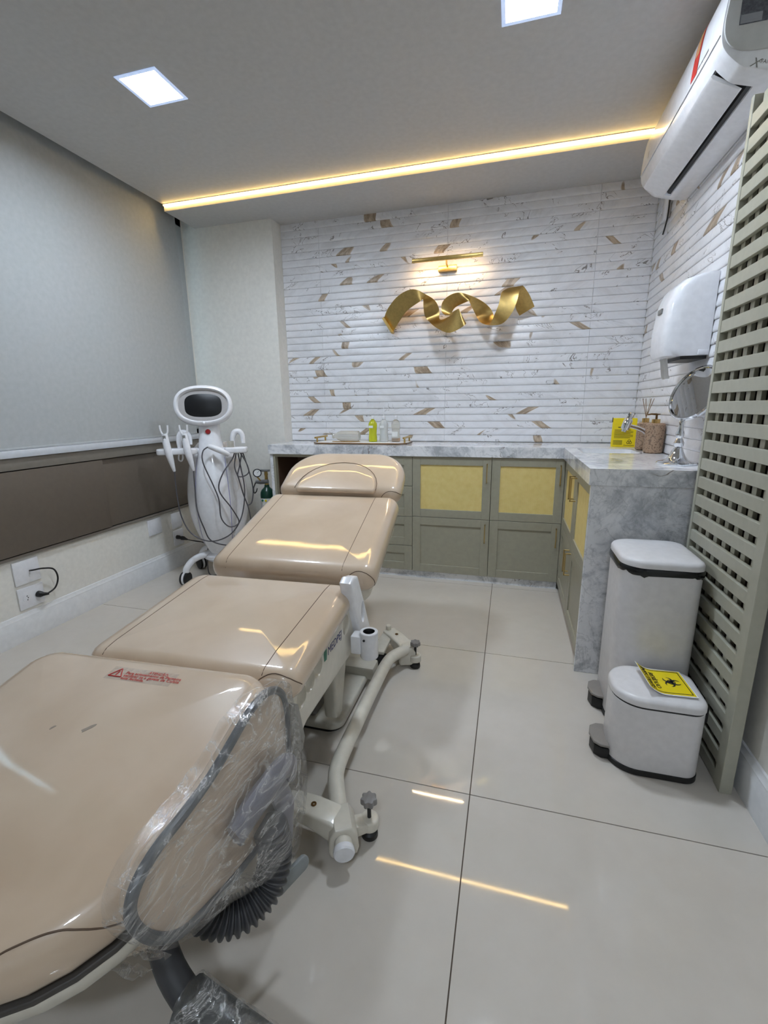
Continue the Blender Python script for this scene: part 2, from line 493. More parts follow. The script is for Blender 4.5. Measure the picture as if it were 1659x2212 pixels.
floor = struct('floor', Box(-2.56, 0.95, YF - 0.2, 3.45, -0.08, -0.004), GROUT, 'large beige polished porcelain floor with dark joints', 'floor')
tj = 0.8327; g = 0.0016
def cuts(a0, step, lo, hi):
    c = [a0 + step * k for k in range(-12, 13)]; c = [v for v in c if lo + 0.005 < v < hi - 0.005]
    return [lo] + c + [hi]
xs = cuts(-0.064, tj, XL - 0.02, XR); ys_ = cuts(1.9918, tj, YF, 3.2)
cache = {}
for x0, x1 in zip(xs, xs[1:]):
    for y0, y1 in zip(ys_, ys_[1:]):
        k = (round(x1 - x0, 4), round(y1 - y0, 4))
        if k not in cache:
            hx, hy = (x1 - x0) / 2 - g, (y1 - y0) / 2 - g
            cache[k] = mesh_of('floor_tile', Box(-hx, hx, -hy, hy, -0.008, 0.0), FLOORT)
        inst('floor_tile', cache[k], ((x0 + x1) / 2, (y0 + y1) / 2, 0), floor)

wl = nb()
box(wl, -2.56, XL, YF - 0.2, 3.45, 0, 0.93); box(wl, -2.56, XL, YF - 0.2, 3.45, 2.47, TOP)
box(wl, -2.56, XL, YF - 0.2, -1.6, 0.93, 2.47); box(wl, -2.56, XL, 3.10, 3.45, 0.93, 2.47)
struct('wall_left', wl, WHITE, 'white painted wall below and around the covered window', 'wall')
struct('wall_column', Box(-2.56, -1.638, YC, 3.45, 0, TOP), WHITE, 'plain off-white wall section left of the ribbed tiles', 'wall')
wb = struct('wall_back', Box(-1.638, 0.95, 3.252, 3.45, 0, TOP), WHITE, 'back wall clad in ribbed white marble tiles with brown chips', 'wall')
wrt = struct('wall_right', Box(0.767, 0.95, 1.862, 3.252, 0, TOP), WHITE, 'right side wall clad in ribbed white marble tiles', 'wall')
struct('wall_right_near', Box(XN, 0.95, YF - 0.2, 1.862, 0, TOP), WHITE, 'white painted wall behind the wooden lattice screen', 'wall')
struct('wall_front', Box(-2.56, 0.95, YF - 0.2, YF, 0, TOP), WHITE, 'plain white wall behind the viewer', 'wall')
d = nb(); box(d, -0.9, -0.05, YF, YF + 0.03, 0.0, 2.1, 0.004)
dr = struct('door_1', d, TRIMW, 'white flush door in the wall behind the viewer', 'door')
obj('door_handle', Tube([(-0.15, YF + 0.03, 1.02), (-0.15, YF + 0.08, 1.02), (-0.27, YF + 0.085, 1.02)], 0.009), STEEL, dr)

# ribbed wall tiles, one strip per row
def tile_mesh(length, axis):
    prof = [(0.012, 0.0006), (0.0040, 0.0008), (0.0020, 0.0022), (0.0008, 0.0050), (0.0, 0.010), (0.0004, 0.018), (0.0016, 0.027), (0.0032, 0.036), (0.0046, TP - 0.003), (0.0050, TP - 0.0004), (0.012, TP - 0.0002)]
    bm = nb(); L = length / 2 - 0.0006
    A = []
    for s in (-L, L):
        A.append([bm.verts.new((s, y, z) if axis == 'x' else (y, s, z)) for y, z in prof])
    n = len(prof)
    for i in range(n): bm.faces.new((A[0][i], A[0][(i + 1) % n], A[1][(i + 1) % n], A[1][i]))
    bm.faces.new(A[0]); bm.faces.new(A[1][::-1])
    return mesh_of('wall_tile', bm, WTILE, 50)
colsx = [(-1.638, -1.35), (-1.35, -0.45), (-0.45, 0.45), (0.45, XR + 0.002)]
for a, b in colsx:
    me = tile_mesh(b - a, 'x')
    for r in range(32): inst('wall_tile', me, ((a + b) / 2, YB, 0.90 + r * TP), wb)
for a, b in [(1.864, 2.34), (2.34, 3.239)]:
    me = tile_mesh(b - a, 'y')
    for r in range(32): inst('wall_tile', me, (XR, (a + b) / 2, 0.90 + r * TP), wrt)

ce = struct('ceiling', Box(XE, 0.95, YF - 0.2, YS, ZC, TOP), CEIL, 'smooth white plaster ceiling with square recessed lamps', 'ceiling')
struct('ceiling_soffit', Box(XE, 0.95, YS, 3.45, ZS, TOP), CEIL, 'lowered plaster strip above the tiled back wall', 'ceiling')
struct('ceiling_blind_box', Box(-2.56, XE, YF - 0.2, 3.45, 2.60, TOP), CEIL, 'closed top of the recess that holds the window blinds', 'ceiling')
DL = [(-1.4985, 1.885), (0.0, 1.878), (0.0, -0.95)]  # last one is an unseen lamp added to brighten surfaces facing the viewer
cut(ce, [Box(x - 0.097, x + 0.097, y - 0.097, y + 0.097, ZC - 0.02, ZC + 0.045) for x, y in DL])
dl_lab = ['square recessed ceiling lamp near the window blind', 'square recessed ceiling lamp cut by the top edge of the photo',
          'added unseen square lamp behind the viewer for fill light']
for (x, y), lb in zip(DL, dl_lab):
    t = thing('ceiling_lamp', lb, 'ceiling lamp', (x, y, ZC), 'square recessed ceiling lamps')
    f = nb()
    for q in (-1, 1):
        box(f, x + q * 0.0905 - 0.007, x + q * 0.0905 + 0.007, y - 0.0975, y + 0.0975, ZC - 0.003, ZC + 0.0006)
        box(f, x - 0.0835, x + 0.0835, y + q * 0.0905 - 0.007, y + q * 0.0905 + 0.007, ZC - 0.003, ZC + 0.0006)
    obj('frame', f, FRAMEL, t, 'lamp frame with bluish scattered light added as glow')
    h_ = nb()
    for q in (-1, 1):
        box(h_, x + q * 0.0945 - 0.002, x + q * 0.0945 + 0.002, y - 0.0965, y + 0.0965, ZC + 0.0006, ZC + 0.036)
        box(h_, x - 0.0925, x + 0.0925, y + q * 0.0945 - 0.002, y + q * 0.0945 + 0.002, ZC + 0.0006, ZC + 0.036)
    obj('housing', h_, TRIMW, t)
    obj('diffuser', Box(x - 0.092, x + 0.092, y - 0.092, y + 0.092, ZC + 0.010, ZC + 0.014), LAMP, t)

t = thing('cove_light', 'warm yellow light strip along the edge of the ceiling', 'light strip', (-0.8, YS, ZS))
obj('profile', Box(XE + 0.004, XR - 0.004, YS - 0.0155, YS - 0.0125, ZC - 0.004, ZC - 0.0005), TRIMW, t)
obj('light_tape', Box(XE + 0.004, XR - 0.004, YS - 0.012, YS - 0.001, ZC - 0.0095, ZC - 0.0005), COVEM, t)

# window, sill, blinds
wi = nb()
for y0, y1 in ((-1.6, -1.54), (0.30, 0.36), (3.035, 3.10)): box(wi, -2.40, -2.352, y0, y1, 0.962, 2.47, 0.003)
box(wi, -2.40, -2.352, -1.6, 3.10, 0.962, 1.0); box(wi, -2.40, -2.352, -1.6, 3.10, 2.42, 2.47)
wo = struct('window_1', wi, GUNMETAL, 'aluminium window frame at the end of the blind', 'window')
obj('pane', Box(-2.385, -2.379, -1.56, 3.05, 0.98, 2.44), GLASS, wo)
struct('trim_1', Box(-2.50, -2.312, -1.62, 3.112, 0.926, 0.962, 0.003), mat('sill_stone', (206, 210, 216), 0.3), 'pale stone window sill above the taupe sliding doors', 'window sill')
for y0, y1, lb in ((0.905, 3.023, 'pale roller blind covering the window beside the corner'), (-1.6, 0.885, 'second pale roller blind nearer the viewer')):
    t = thing('roller_blind', lb, 'blind', (-2.335, (y0 + y1) / 2, 0.962), 'roller blinds')
    obj('fabric', Box(-2.3365, -2.3345, y0, y1, 0.968, 2.54), BLIND, t)
    obj('bottom_bar', Box(-2.340, -2.331, y0, y1, 0.963, 0.975, 0.002), BLIND, t)
    obj('roller', Tube([(-2.31, y0, 2.55), (-2.31, y1, 2.55)], 0.024, 14), GUNMETAL, t)

# baseboards
def baseboard(name, x, s, y0, y1, label):
    prof = [(0, 0), (0.018, 0), (0.018, 0.108), (0.014, 0.114), (0.014, 0.121), (0.009, 0.128), (0.006, 0.140), (0, 0.142)]
    struct(name, Prism([(x + s * a, b) for a, b in prof], XZ, y0, y1), TRIMW, label, 'baseboard')
baseboard('baseboard_left', XL, 1, YF + 0.002, YC - 0.001, 'white moulded baseboard under the taupe sliding doors')
baseboard('baseboard_right', XN, -1, YF + 0.002, 1.858, 'white moulded baseboard beside the lattice screen')

# sliding-door compartment under the sill
t = thing('wall_cabinet', 'shallow taupe wall cabinet with two sliding doors under the window sill', 'cabinet', (-2.345, 1.2, 0.43))
obj('top_rail', Box(XL, -2.326, -1.6, 3.10, 0.866, 0.924, 0.002), TAUPE2, t)
obj('bottom_rail', Box(XL, -2.338, -1.6, 3.10, 0.428, 0.444, 0.001), TAUPE2, t)
obj('shade_back_panel', Box(XL, -2.3528, -1.6, 3.10, 0.444, 0.866), BLACK, t)  # coloured black so the gaps round the doors read as shadow
obj('sliding_door', Box(-2.3400, -2.330, -0.3, 2.137, 0.451, 0.861, 0.001), TAUPE, t)
obj('sliding_door', Box(-2.3520, -2.3450, 2.06, 3.095, 0.451, 0.861, 0.001), TAUPE, t)

# wall plates on the left wall
def plate(y0, y1, z0, z1, label, name='wall_plate', cat='wall plate', holes=()):
    t = thing(name, label, cat, (XL, (y0 + y1) / 2, z0), 'white plates on the left wall')
    bm = nb(); box(bm, XL, XL + 0.009, y0, y1, z0, z1, 0.003)
    obj('cover', bm, PLASTIC, t)
    for hy, hz in holes:
        M = T(XL + 0.0092, hy, hz) @ Ry(90)
        p = obj('socket', Prism(rrect(0.014, 0.022, (0.014,) * 4, 6), M, -0.0005, 0.0016, 0.0005, 1), PLASTIC, t)
        hb = nb()
        for dz in (-0.010, 0.0, 0.010): lathe(hb, [(0, 0.0018), (0.0027, 0.0018), (0.0027, 0.0024), (0, 0.0024)], 10, T(XL + 0.0092, hy + (0.004 if dz == 0 else 0), hz + dz) @ Ry(90))
        obj('socket_hole', hb, BLACK, p)
    return t
plate(1.545, 1.675, 0.288, 0.412, 'blank white wall plate above the near double socket')
plate(1.545, 1.675, 0.158, 0.270, 'white double socket with one black plug near the viewer', 'wall_socket', 'socket', ((1.585, 0.215),))
plate(2.435, 2.555, 0.300, 0.412, 'blank white wall plate midway along the left wall')
plate(2.66, 2.76, 0.292, 0.408, 'blank white wall plate above the far socket')
plate(2.66, 2.76, 0.160, 0.278, 'white socket with two black plugs near the white machine', 'wall_socket', 'socket')
t = thing('power_cable', 'short black cord looping from wall plate to socket', 'cord', (XL, 1.68, 0.2))
cx = XL + 0.02
P = spline([(XL + 0.010, 1.622, 0.350), (cx + 0.012, 1.625, 0.354), (cx + 0.02, 1.67, 0.348), (cx + 0.02, 1.722, 0.325), (cx + 0.018, 1.738, 0.272), (cx + 0.012, 1.72, 0.222), (cx + 0.010, 1.675, 0.205), (cx + 0.010, 1.648, 0.210)], 6)
obj('cord', Tube(P, 0.0042, 8), BLACK, t)
obj('plug', Tube([(XL + 0.0105, 1.643, 0.213), (XL + 0.026, 1.643, 0.213), (XL + 0.036, 1.652, 0.211), (XL + 0.042, 1.672, 0.206)], [0.017, 0.016, 0.010, 0.006], 12), BLACK, t)
for (py, pz), lb in (((2.690, 0.225), 'black plug on the left of the far socket'), ((2.735, 0.205), 'black plug on the right of the far socket')):
    t = thing('power_plug', lb, 'plug', (XL, py, pz), 'plugs in the far socket')
    obj('plug_body', Tube([(XL + 0.0095, py, pz), (XL + 0.03, py, pz), (XL + 0.045, py - 0.002, pz - 0.004), (XL + 0.06, py, pz - 0.008)], [0.015, 0.014, 0.009, 0.006], 12), BLACK, t)
    obj('cord', Tube(spline([(XL + 0.058, py, pz - 0.008), (XL + 0.12, py + 0.01, pz - 0.02), (XL + 0.20, py + 0.02, pz - 0.03), (XL + 0.27, py + 0.02, pz - 0.05)], 6), 0.0036, 8), BLACK, t)

# ------------------------------------------------------------------ counter and cabinets
XI, YCF, YA, XCL = 0.3117, 2.854, 1.917, -1.636       # arm front, back run front, arm end, left end
SX0, SX1, SY0, SY1 = 0.375, 0.655, 2.555, 2.815       # sink opening
t = thing('stone_counter', 'L-shaped grey marble counter top with thick apron', 'counter', (0.3, 2.85, 0.834))
bm = nb()
e = 0.0012
box(bm, XCL, XI, YCF, YB - 0.002, 0.878, 0.90, e, 1)
box(bm, XI, SX0, YA, YB - 0.002, 0.878, 0.90); box(bm, SX1, XR - 0.001, YA, YB - 0.002, 0.878, 0.90)
box(bm, SX0, SX1, YA, SY0, 0.878, 0.90); box(bm, SX0, SX1, SY1, YB - 0.002, 0.878, 0.90)
obj('top_slab', bm, MARBLE, t)
obj('apron', Box(XCL, XI, YCF, YCF + 0.02, 0.834, 0.8785, e, 1), MARBLE, t)
obj('apron', Box(XI, XI + 0.02, YA + 0.02, YCF + 0.02, 0.834, 0.8785, e, 1), MARBLE, t)
obj('apron', Box(XI, XR - 0.001, YA, YA + 0.0195, 0.834, 0.8785, e, 1), MARBLE, t)
tag(obj('end_panel', Box(XI + 0.010, XR - 0.001, YA + 0.016, YA + 0.029, 0.0, 0.833, e, 1), MARBLE), 'grey marble end panel behind the tall bin', 'end panel', 'marble end panels')
tag(obj('end_panel', Box(XCL + 0.006, XCL + 0.028, YCF + 0.012, YC - 0.004, 0.0, 0.833, e, 1), MARBLE), 'narrow grey marble end panel beside the gas cylinder', 'end panel', 'marble end panels')
tag(obj('plinth', Box(-1.60, XI + 0.018, 2.884, 2.90, 0.0, 0.049), MARBLE), 'low grey marble plinth under the back cabinets', 'plinth', 'marble plinths')
tag(obj('plinth', Box(XI + 0.036, XI + 0.05, YA + 0.03, 2.882, 0.0, 0.049), MARBLE), 'low grey marble plinth under the sink cabinet', 'plinth', 'marble plinths')

def shaker_x(bm, x0, x1, z0, z1, yf, th, st, hole=False):
    """door leaf in a plane facing -y, front at yf"""
    box(bm, x0, x0 + st, yf, yf + th, z0, z1, 0.001, 1); box(bm, x1 - st, x1, yf, yf + th, z0, z1, 0.001, 1)
    box(bm, x0 + st, x1 - st, yf, yf + th, z0, z0 + st, 0.001, 1); box(bm, x0 + st, x1 - st, yf, yf + th, z1 - st, z1, 0.001, 1)
    return bm
def handle_v(p, axis, zc, length=0.115):
    """square brass bar handle, standing off along axis"""
    bm = nb(); q = Vector(p); a = Vector(axis); h = length / 2
    def bar(c0, c1, w=0.0032):
        lo = Vector([min(c0[i], c1[i]) - w for i in range(3)]); hi = Vector([max(c0[i], c1[i]) + w for i in range(3)])
        box(bm, lo.x, hi.x, lo.y, hi.y, lo.z, hi.z, 0.001, 1)
    for s in (-1, 1): bar(q + Vector((0, 0, zc + s * h)) - a * 0.001, q + Vector((0, 0, zc + s * h)) + a * 0.026)
    bar(q + Vector((0, 0, zc - h)) + a * 0.026, q + Vector((0, 0, zc + h)) + a * 0.026)
    return bm
YD = 2.866
def door_x(parent, x0, x1, z0, z1, cane, hx, hz):
    d = obj('door', shaker_x(nb(), x0, x1, z0, z1, YD, 0.018, 0.052), SAGE, parent)
    pm = CANE if cane else SAGE
    obj('door_panel', Box(x0 + 0.05, x1 - 0.05, YD + 0.007, YD + 0.012, z0 + 0.05, z1 - 0.05), pm, d, 'woven yellow cane panel' if cane else None)
    if hx is not None: obj('handle', handle_v((hx, YD, 0), (0, -1, 0), hz), HANDLE, d, 'brass bar handle')
gx = 0.0015
# drawer unit and open compartment, left of the doors
t = thing('drawer_cabinet', 'sage cabinet with four shaker drawers behind the headrest', 'cabinet', (-0.82, 2.86, 0.05))
obj('body', Box(-1.04, -0.604, 2.888, YB - 0.004, 0.05, 0.833), SAGE, t)
zs_ = [0.052, 0.228, 0.430, 0.637, 0.832]
for z0, z1 in zip(zs_, zs_[1:]):
    dd = obj('drawer', shaker_x(nb(), -1.04 + gx, -0.602 - gx, z0 + gx, z1 - gx, YD, 0.018, 0.055), SAGE, t)
    obj('drawer_panel', Box(-0.99, -0.652, YD + 0.006, YD + 0.012, z0 + 0.05, z1 - 0.05), SAGE, dd)
t = thing('open_compartment', 'dark wooden open compartment at the left end of the counter', 'cabinet', (-1.33, 2.86, 0.05))
obj('back', Box(-1.605, -1.043, YB - 0.03, YB - 0.005, 0.05, 0.832), WOODIN, t)
obj('side', Box(-1.605, -1.585, 2.90, YB - 0.03, 0.05, 0.832), WOODIN, t)
obj('side', Box(-1.062, -1.043, 2.90, YB - 0.03, 0.05, 0.832), WOODIN, t)
obj('bottom', Box(-1.585, -1.062, 2.90, YB - 0.03, 0.05, 0.07), WOODIN, t)
obj('shelf', Box(-1.585, -1.062, 2.93, YB - 0.03, 0.42, 0.438), WOODIN, t)
fr = nb(); box(fr, -1.605, -1.590, YD, 2.90, 0.05, 0.832); box(fr, -1.058, -1.043, YD, 2.90, 0.05, 0.832); box(fr, -1.590, -1.058, YD, 2.90, 0.815, 0.832)
obj('face_frame', fr, SAGE, t)
# double-door units of the back run
t = thing('door_cabinet', 'sage cabinet with cane upper door beside the drawers', 'cabinet', (-0.35, 2.86, 0.05), 'cane-door cabinets')
obj('body', Box(-0.600, -0.101, 2.888, YB - 0.004, 0.05, 0.833), SAGE, t)
door_x(t, -0.602 + gx, -0.099 - gx, 0.434 + gx, 0.832, True, -0.126, 0.735)
door_x(t, -0.602 + gx, -0.099 - gx, 0.052, 0.434 - gx, False, -0.126, 0.345)
t = thing('door_cabinet', 'sage cabinet with cane upper door in the inner corner', 'cabinet', (0.11, 2.86, 0.05), 'cane-door cabinets')
obj('body', Box(-0.098, 0.332, 2.888, YB - 0.004, 0.05, 0.833), SAGE, t)
door_x(t, -0.099 + gx, 0.329, 0.434 + gx, 0.832, True, 0.303, 0.735)
door_x(t, -0.099 + gx, 0.329, 0.052, 0.434 - gx, False, 0.303, 0.345)
# arm
XD = 0.330
t = thing('sink_cabinet', 'sage cabinet with paired cane doors under the sink', 'cabinet', (0.33, 2.4, 0.05))
obj('body', Box(0.352, XR - 0.012, YA + 0.03, 2.885, 0.05, 0.70), SAGE, t)
def door_y(y0, y1, z0, z1, cane, hy, hz):
    bm = nb(); st = 0.052; x1 = XD + 0.018
    box(bm, XD, x1, y0, y0 + st, z0, z1, 0.001, 1); box(bm, XD, x1, y1 - st, y1, z0, z1, 0.001, 1)
    box(bm, XD, x1, y0 + st, y1 - st, z0, z0 + st, 0.001, 1); box(bm, XD, x1, y0 + st, y1 - st, z1 - st, z1, 0.001, 1)
    d = obj('door', bm, SAGE, t)
    obj('door_panel', Box(XD + 0.007, XD + 0.012, y0 + 0.05, y1 - 0.05, z0 + 0.05, z1 - 0.05), CANE if cane else SAGE, d, 'woven yellow cane panel' if cane else None)
    obj('handle', handle_v((XD, hy, 0), (-1, 0, 0), hz), HANDLE, d, 'brass bar handle')
ym = 2.398
for z0, z1, cn, hz in ((0.434 + gx, 0.832, True, 0.735), (0.052, 0.434 - gx, False, 0.345)):
    door_y(YA + 0.032, ym - gx, z0, z1, cn, ym - 0.030, hz)
    door_y(ym + gx, 2.862, z0, z1, cn, ym + 0.030, hz)

# sink and faucet
t = thing('sink', 'white ceramic undermount sink in the counter arm', 'sink', (0.515, 2.685, 0.75))
bm = nb(); rings = []
for ins, z in ((0.0008, 0.8992), (0.004, 0.8992), (0.006, 0.86), (0.012, 0.78), (0.03, 0.757), (0.10, 0.752)):
    o = rrect((SX1 - SX0) / 2 - ins, (SY1 - SY0) / 2 - ins, (0.04,) * 4, 6)
    rings.append([bm.verts.new((0.515 + x, 2.685 + y, z)) for x, y in o])
n = len(rings[0])
for a, b in zip(rings, rings[1:]):
    for k in range(n): bm.faces.new((a[k], a[(k + 1) % n], b[(k + 1) % n], b[k]))
bm.faces.new(rings[-1])
obj('basin', bm, CERAM, t, flip=False)
obj('drain', Lathe([(0, 0.754), (0.022, 0.754), (0.024, 0.756), (0.020, 0.758), (0, 0.757)], 20, T(0.515, 2.685, 0)), CHROME, t)
t = thing('faucet', 'chrome basin faucet leaning over the white sink', 'faucet', (0.71, 2.70, 0.90))
obj('base', Lathe([(0, 0.9005), (0.025, 0.9005), (0.025, 0.908), (0.016, 0.914), (0.014, 0.95), (0, 0.952)], 20, T(0.712, 2.70, 0)), CHROME, t)
fp = [(0.712, 2.70, 0.93), (0.708, 2.695, 0.975), (0.68, 2.68, 1.005), (0.635, 2.655, 1.025), (0.585, 2.63, 1.037)]
obj('spout', Tube(spline(fp, 6), [0.015 - 0.006 * k / 24 for k in range(25)], 14), CHROME, t)
hd = Vector((0.30, 0.05, 0.95)).normalized(); hp = Vector((0.568, 2.62, 1.005))
obj('head', Lathe([(0, 0), (0.011, 0), (0.012, 0.012), (0.019, 0.015), (0.021, 0.03), (0.021, 0.062), (0.018, 0.068), (0.014, 0.072), (0.014, 0.08), (0.017, 0.083), (0.017, 0.095), (0.013, 0.1), (0, 0.1)], 20, align(hp, hd)), CHROME, t)

# ------------------------------------------------------------------ things on the counter arm
def sharps():
    t = thing('sharps_box', 'yellow cardboard sharps box printed in black beside the faucet', 'box', (0.63, 2.98, 0.90))
    A = Vector((0.578, 2.945, 0.9005)); ux = Vector((0.985, -0.17, 0)).normalized(); uy = Vector((0.17, 0.985, 0)).normalized()
    M = Matrix(((ux.x, uy.x, 0, A.x), (ux.y, uy.y, 0, A.y), (0, 0, 1, A.z), (0, 0, 0, 1)))
    W, D, Hh = 0.125, 0.10, 0.165
    b = nb(); box(b, 0, W, 0, D, 0, Hh, 0.0015, 1); b.transform(M); obj('carton', b, YELLOW, t)
    tb = nb(); box(tb, -0.02, 0.012, 0.004, 0.03, Hh - 0.022, Hh - 0.020); box(tb, -0.004, 0.0, 0.004, 0.03, Hh - 0.022, Hh + 0.004); tb.transform(M)
    obj('flap', tb, INK, t)
    F = M @ T(0, -0.0006, 0) @ Rx(90)
    p = nb()
    text(p, 'Descarpack', 0.0115, F @ T(0.066, 0.007, 0))
    for k in range(7):
        z = 0.098 - 0.0075 * k; box_w = 0.098 if k % 3 else 0.085
        q = nb(); box(q, 0.012, 0.012 + box_w, -0.0012, 0.001, z, z + 0.0022); q.transform(M); me = bpy.data.meshes.new('q'); q.to_mesh(me); q.free(); p.from_mesh(me); bpy.data.meshes.remove(me)
    for k in range(4):
        z = 0.036 - 0.007 * k
        q = nb(); box(q, 0.010, 0.058, -0.0012, 0.001, z, z + 0.0022); q.transform(M); me = bpy.data.meshes.new('q'); q.to_mesh(me); q.free(); p.from_mesh(me); bpy.data.meshes.remove(me)
    q = nb(); box(q, 0.030, 0.095, -0.0012, 0.001, 0.112, 0.116)
    for a in (90, 210, 330):
        c = Vector((0.094 + 0.007 * math.cos(math.radians(a)), -0.0008, 0.030 + 0.007 * math.sin(math.radians(a))))
        tube(q, [c + Vector((0.0065 * math.cos(i * PI / 6), 0, 0.0065 * math.sin(i * PI / 6))) for i in range(12)], 0.0014, 4, True)
    q.transform(M); me = bpy.data.meshes.new('q'); q.to_mesh(me); q.free(); p.from_mesh(me); bpy.data.meshes.remove(me)
    obj('print', p, INK, t)
sharps()
def stone_bottle(x, y, r, h, name, label, cat):
    t = thing(name, label, cat, (x, y, 0.90))
    obj('body', Lathe([(0, 0.9005), (r - 0.006, 0.9005), (r, 0.906), (r, 0.9 + h - 0.007), (r - 0.007, 0.9 + h), (0, 0.9 + h)], 32, T(x, y, 0)), STONE, t)
    return t, 0.9 + h
t, z = stone_bottle(0.705, 2.775, 0.038, 0.148, 'reed_diffuser', 'brown stone reed diffuser with thin sticks behind the soap pump', 'diffuser')
obj('collar', Lathe([(0, z), (0.017, z), (0.017, z + 0.022), (0.009, z + 0.022), (0.009, z + 0.010), (0, z + 0.010)], 20, T(0.705, 2.775, 0)), GOLD, t)
for dx, dy in ((-0.028, -0.01), (-0.008, 0.012), (0.012, -0.012), (0.030, 0.004)):
    obj('reed_stick', Tube([(0.705 - dx * 0.15, 2.775 - dy * 0.15, z + 0.011), (0.705 + dx, 2.775 + dy, z + 0.125)], 0.0016, 6), REED, t)
t, z = stone_bottle(0.708, 2.60, 0.044, 0.150, 'soap_dispenser', 'brown stone soap dispenser with bronze pump', 'soap dispenser')
c = T(0.708, 2.60, 0)
obj('collar', Lathe([(0, z), (0.019, z), (0.019, z + 0.020), (0.0, z + 0.021)], 20, c), GOLD, t)
obj('pump', Lathe([(0, z + 0.02), (0.005, z + 0.02), (0.005, z + 0.040), (0.016, z + 0.042), (0.016, z + 0.046), (0, z + 0.047)], 16, c), BRONZE, t)
obj('nozzle', Tube([(0.708, 2.60, z + 0.044), (0.680, 2.59, z + 0.045), (0.664, 2.585, z + 0.042)], [0.005, 0.004, 0.003], 8), BRONZE, t)

def vanity():
    bx, by = 0.672, 2.125
    t = thing('vanity_mirror', 'round chrome vanity mirror on a turned stand beside the lattice', 'mirror', (bx, by, 0.90))
    obj('base', Lathe([(0, 0.9005), (0.071, 0.9005), (0.073, 0.905), (0.068, 0.910), (0.052, 0.914), (0.040, 0.920), (0.030, 0.934), (0.020, 0.955), (0.0165, 0.968), (0, 0.969)], 40, T(bx, by, 0)), CHROME, t)
    obj('stem', Lathe([(0, 0.966), (0.012, 0.967), (0.018, 0.978), (0.020, 0.988), (0.014, 1.000), (0.010, 1.006), (0.015, 1.016), (0.016, 1.026), (0.011, 1.040), (0.009, 1.06), (0.0105, 1.072), (0.007, 1.078), (0, 1.079)], 28, T(bx, by, 0)), CHROME, t)
    nrm = Vector((-0.84, -0.40, 0.37)).normalized(); R_ = 0.110
    # disc centre sits above the stem top, tipped back
    side = nrm.cross(Vector((0, 0, 1))).normalized(); upd = side.cross(nrm).normalized()
    cpt = Vector((bx, by, 1.078)) + upd * (R_ + 0.006) 
    M = Matrix((( side.x, upd.x, nrm.x, cpt.x), (side.y, upd.y, nrm.y, cpt.y), (side.z, upd.z, nrm.z, cpt.z), (0, 0, 0, 1)))
    obj('rim', Lathe([(R_ - 0.008, 0.004), (R_ - 0.004, 0.009), (R_, 0.009), (R_ + 0.005, 0.004), (R_ + 0.005, -0.006), (R_, -0.011), (R_ - 0.006, -0.011), (R_ - 0.008, -0.004)], 56, M), CHROME, t)
    obj('glass', Lathe([(0, 0.003), (R_ - 0.006, 0.003), (R_ - 0.006, -0.003), (0, -0.003)], 56, M), MIRROR, t)
    obj('yoke', Tube([Vector((bx, by, 1.072)), Vector((bx, by, 1.078)) + upd * 0.004], 0.009, 12), CHROME, t)
vanity()

# ------------------------------------------------------------------ tray with bottles on the back counter
tz = 0.9005
t = thing('serving_tray', 'white octagonal serving tray with two brass bar handles', 'tray', (-0.98, 3.05, 0.90))
oc = [(-1.29, 2.93), (-0.71, 2.93), (-0.665, 2.975), (-0.665, 3.155), (-0.71, 3.20), (-1.29, 3.20), (-1.335, 3.155), (-1.335, 2.975)]
obj('plate', Prism(oc, Matrix.Identity(4), tz, tz + 0.009, 0.001, 1), PAPER, t)
obj('edge_band', Tube([(x, y, tz + 0.0055) for x, y in oc], 0.0045, 6, True), BRONZE, t)
for x in (-1.318, -0.682):
    bm = nb()
    for y in (2.99, 3.14): tube(bm, [(x, y, tz + 0.008), (x, y, tz + 0.038)], 0.006, 10)
    box(bm, x - 0.006, x + 0.006, 2.955, 3.175, tz + 0.036, tz + 0.048, 0.002, 1)
    obj('handle', bm, BRASS, t, 'brass bar handle')
zt = tz + 0.0105
t = thing('lying_bottle', 'clear bottle with gold base lying on its side on the tray', 'bottle', (-1.11, 3.04, zt))
Ml = T(-1.015, 3.03, zt + 0.040) @ Ry(-90)
obj('body', Lathe([(0, 0), (0.030, 0), (0.036, 0.006), (0.036, 0.135), (0.030, 0.155), (0.018, 0.170), (0.016, 0.185), (0.018, 0.19), (0.018, 0.198), (0, 0.198)], 28, Ml), CLEARB, t)
obj('gold_tray', Prism([(-1.115 + 0.105 * math.cos(a) * (0.9 if abs(math.cos(a)) < 0.7 else 1), 3.03 + 0.045 * math.sin(a)) for a in [2 * PI * k / 24 for k in range(24)]], Matrix.Identity(4), zt - 0.0005, zt + 0.0035, 0.001, 1), GOLD, t)
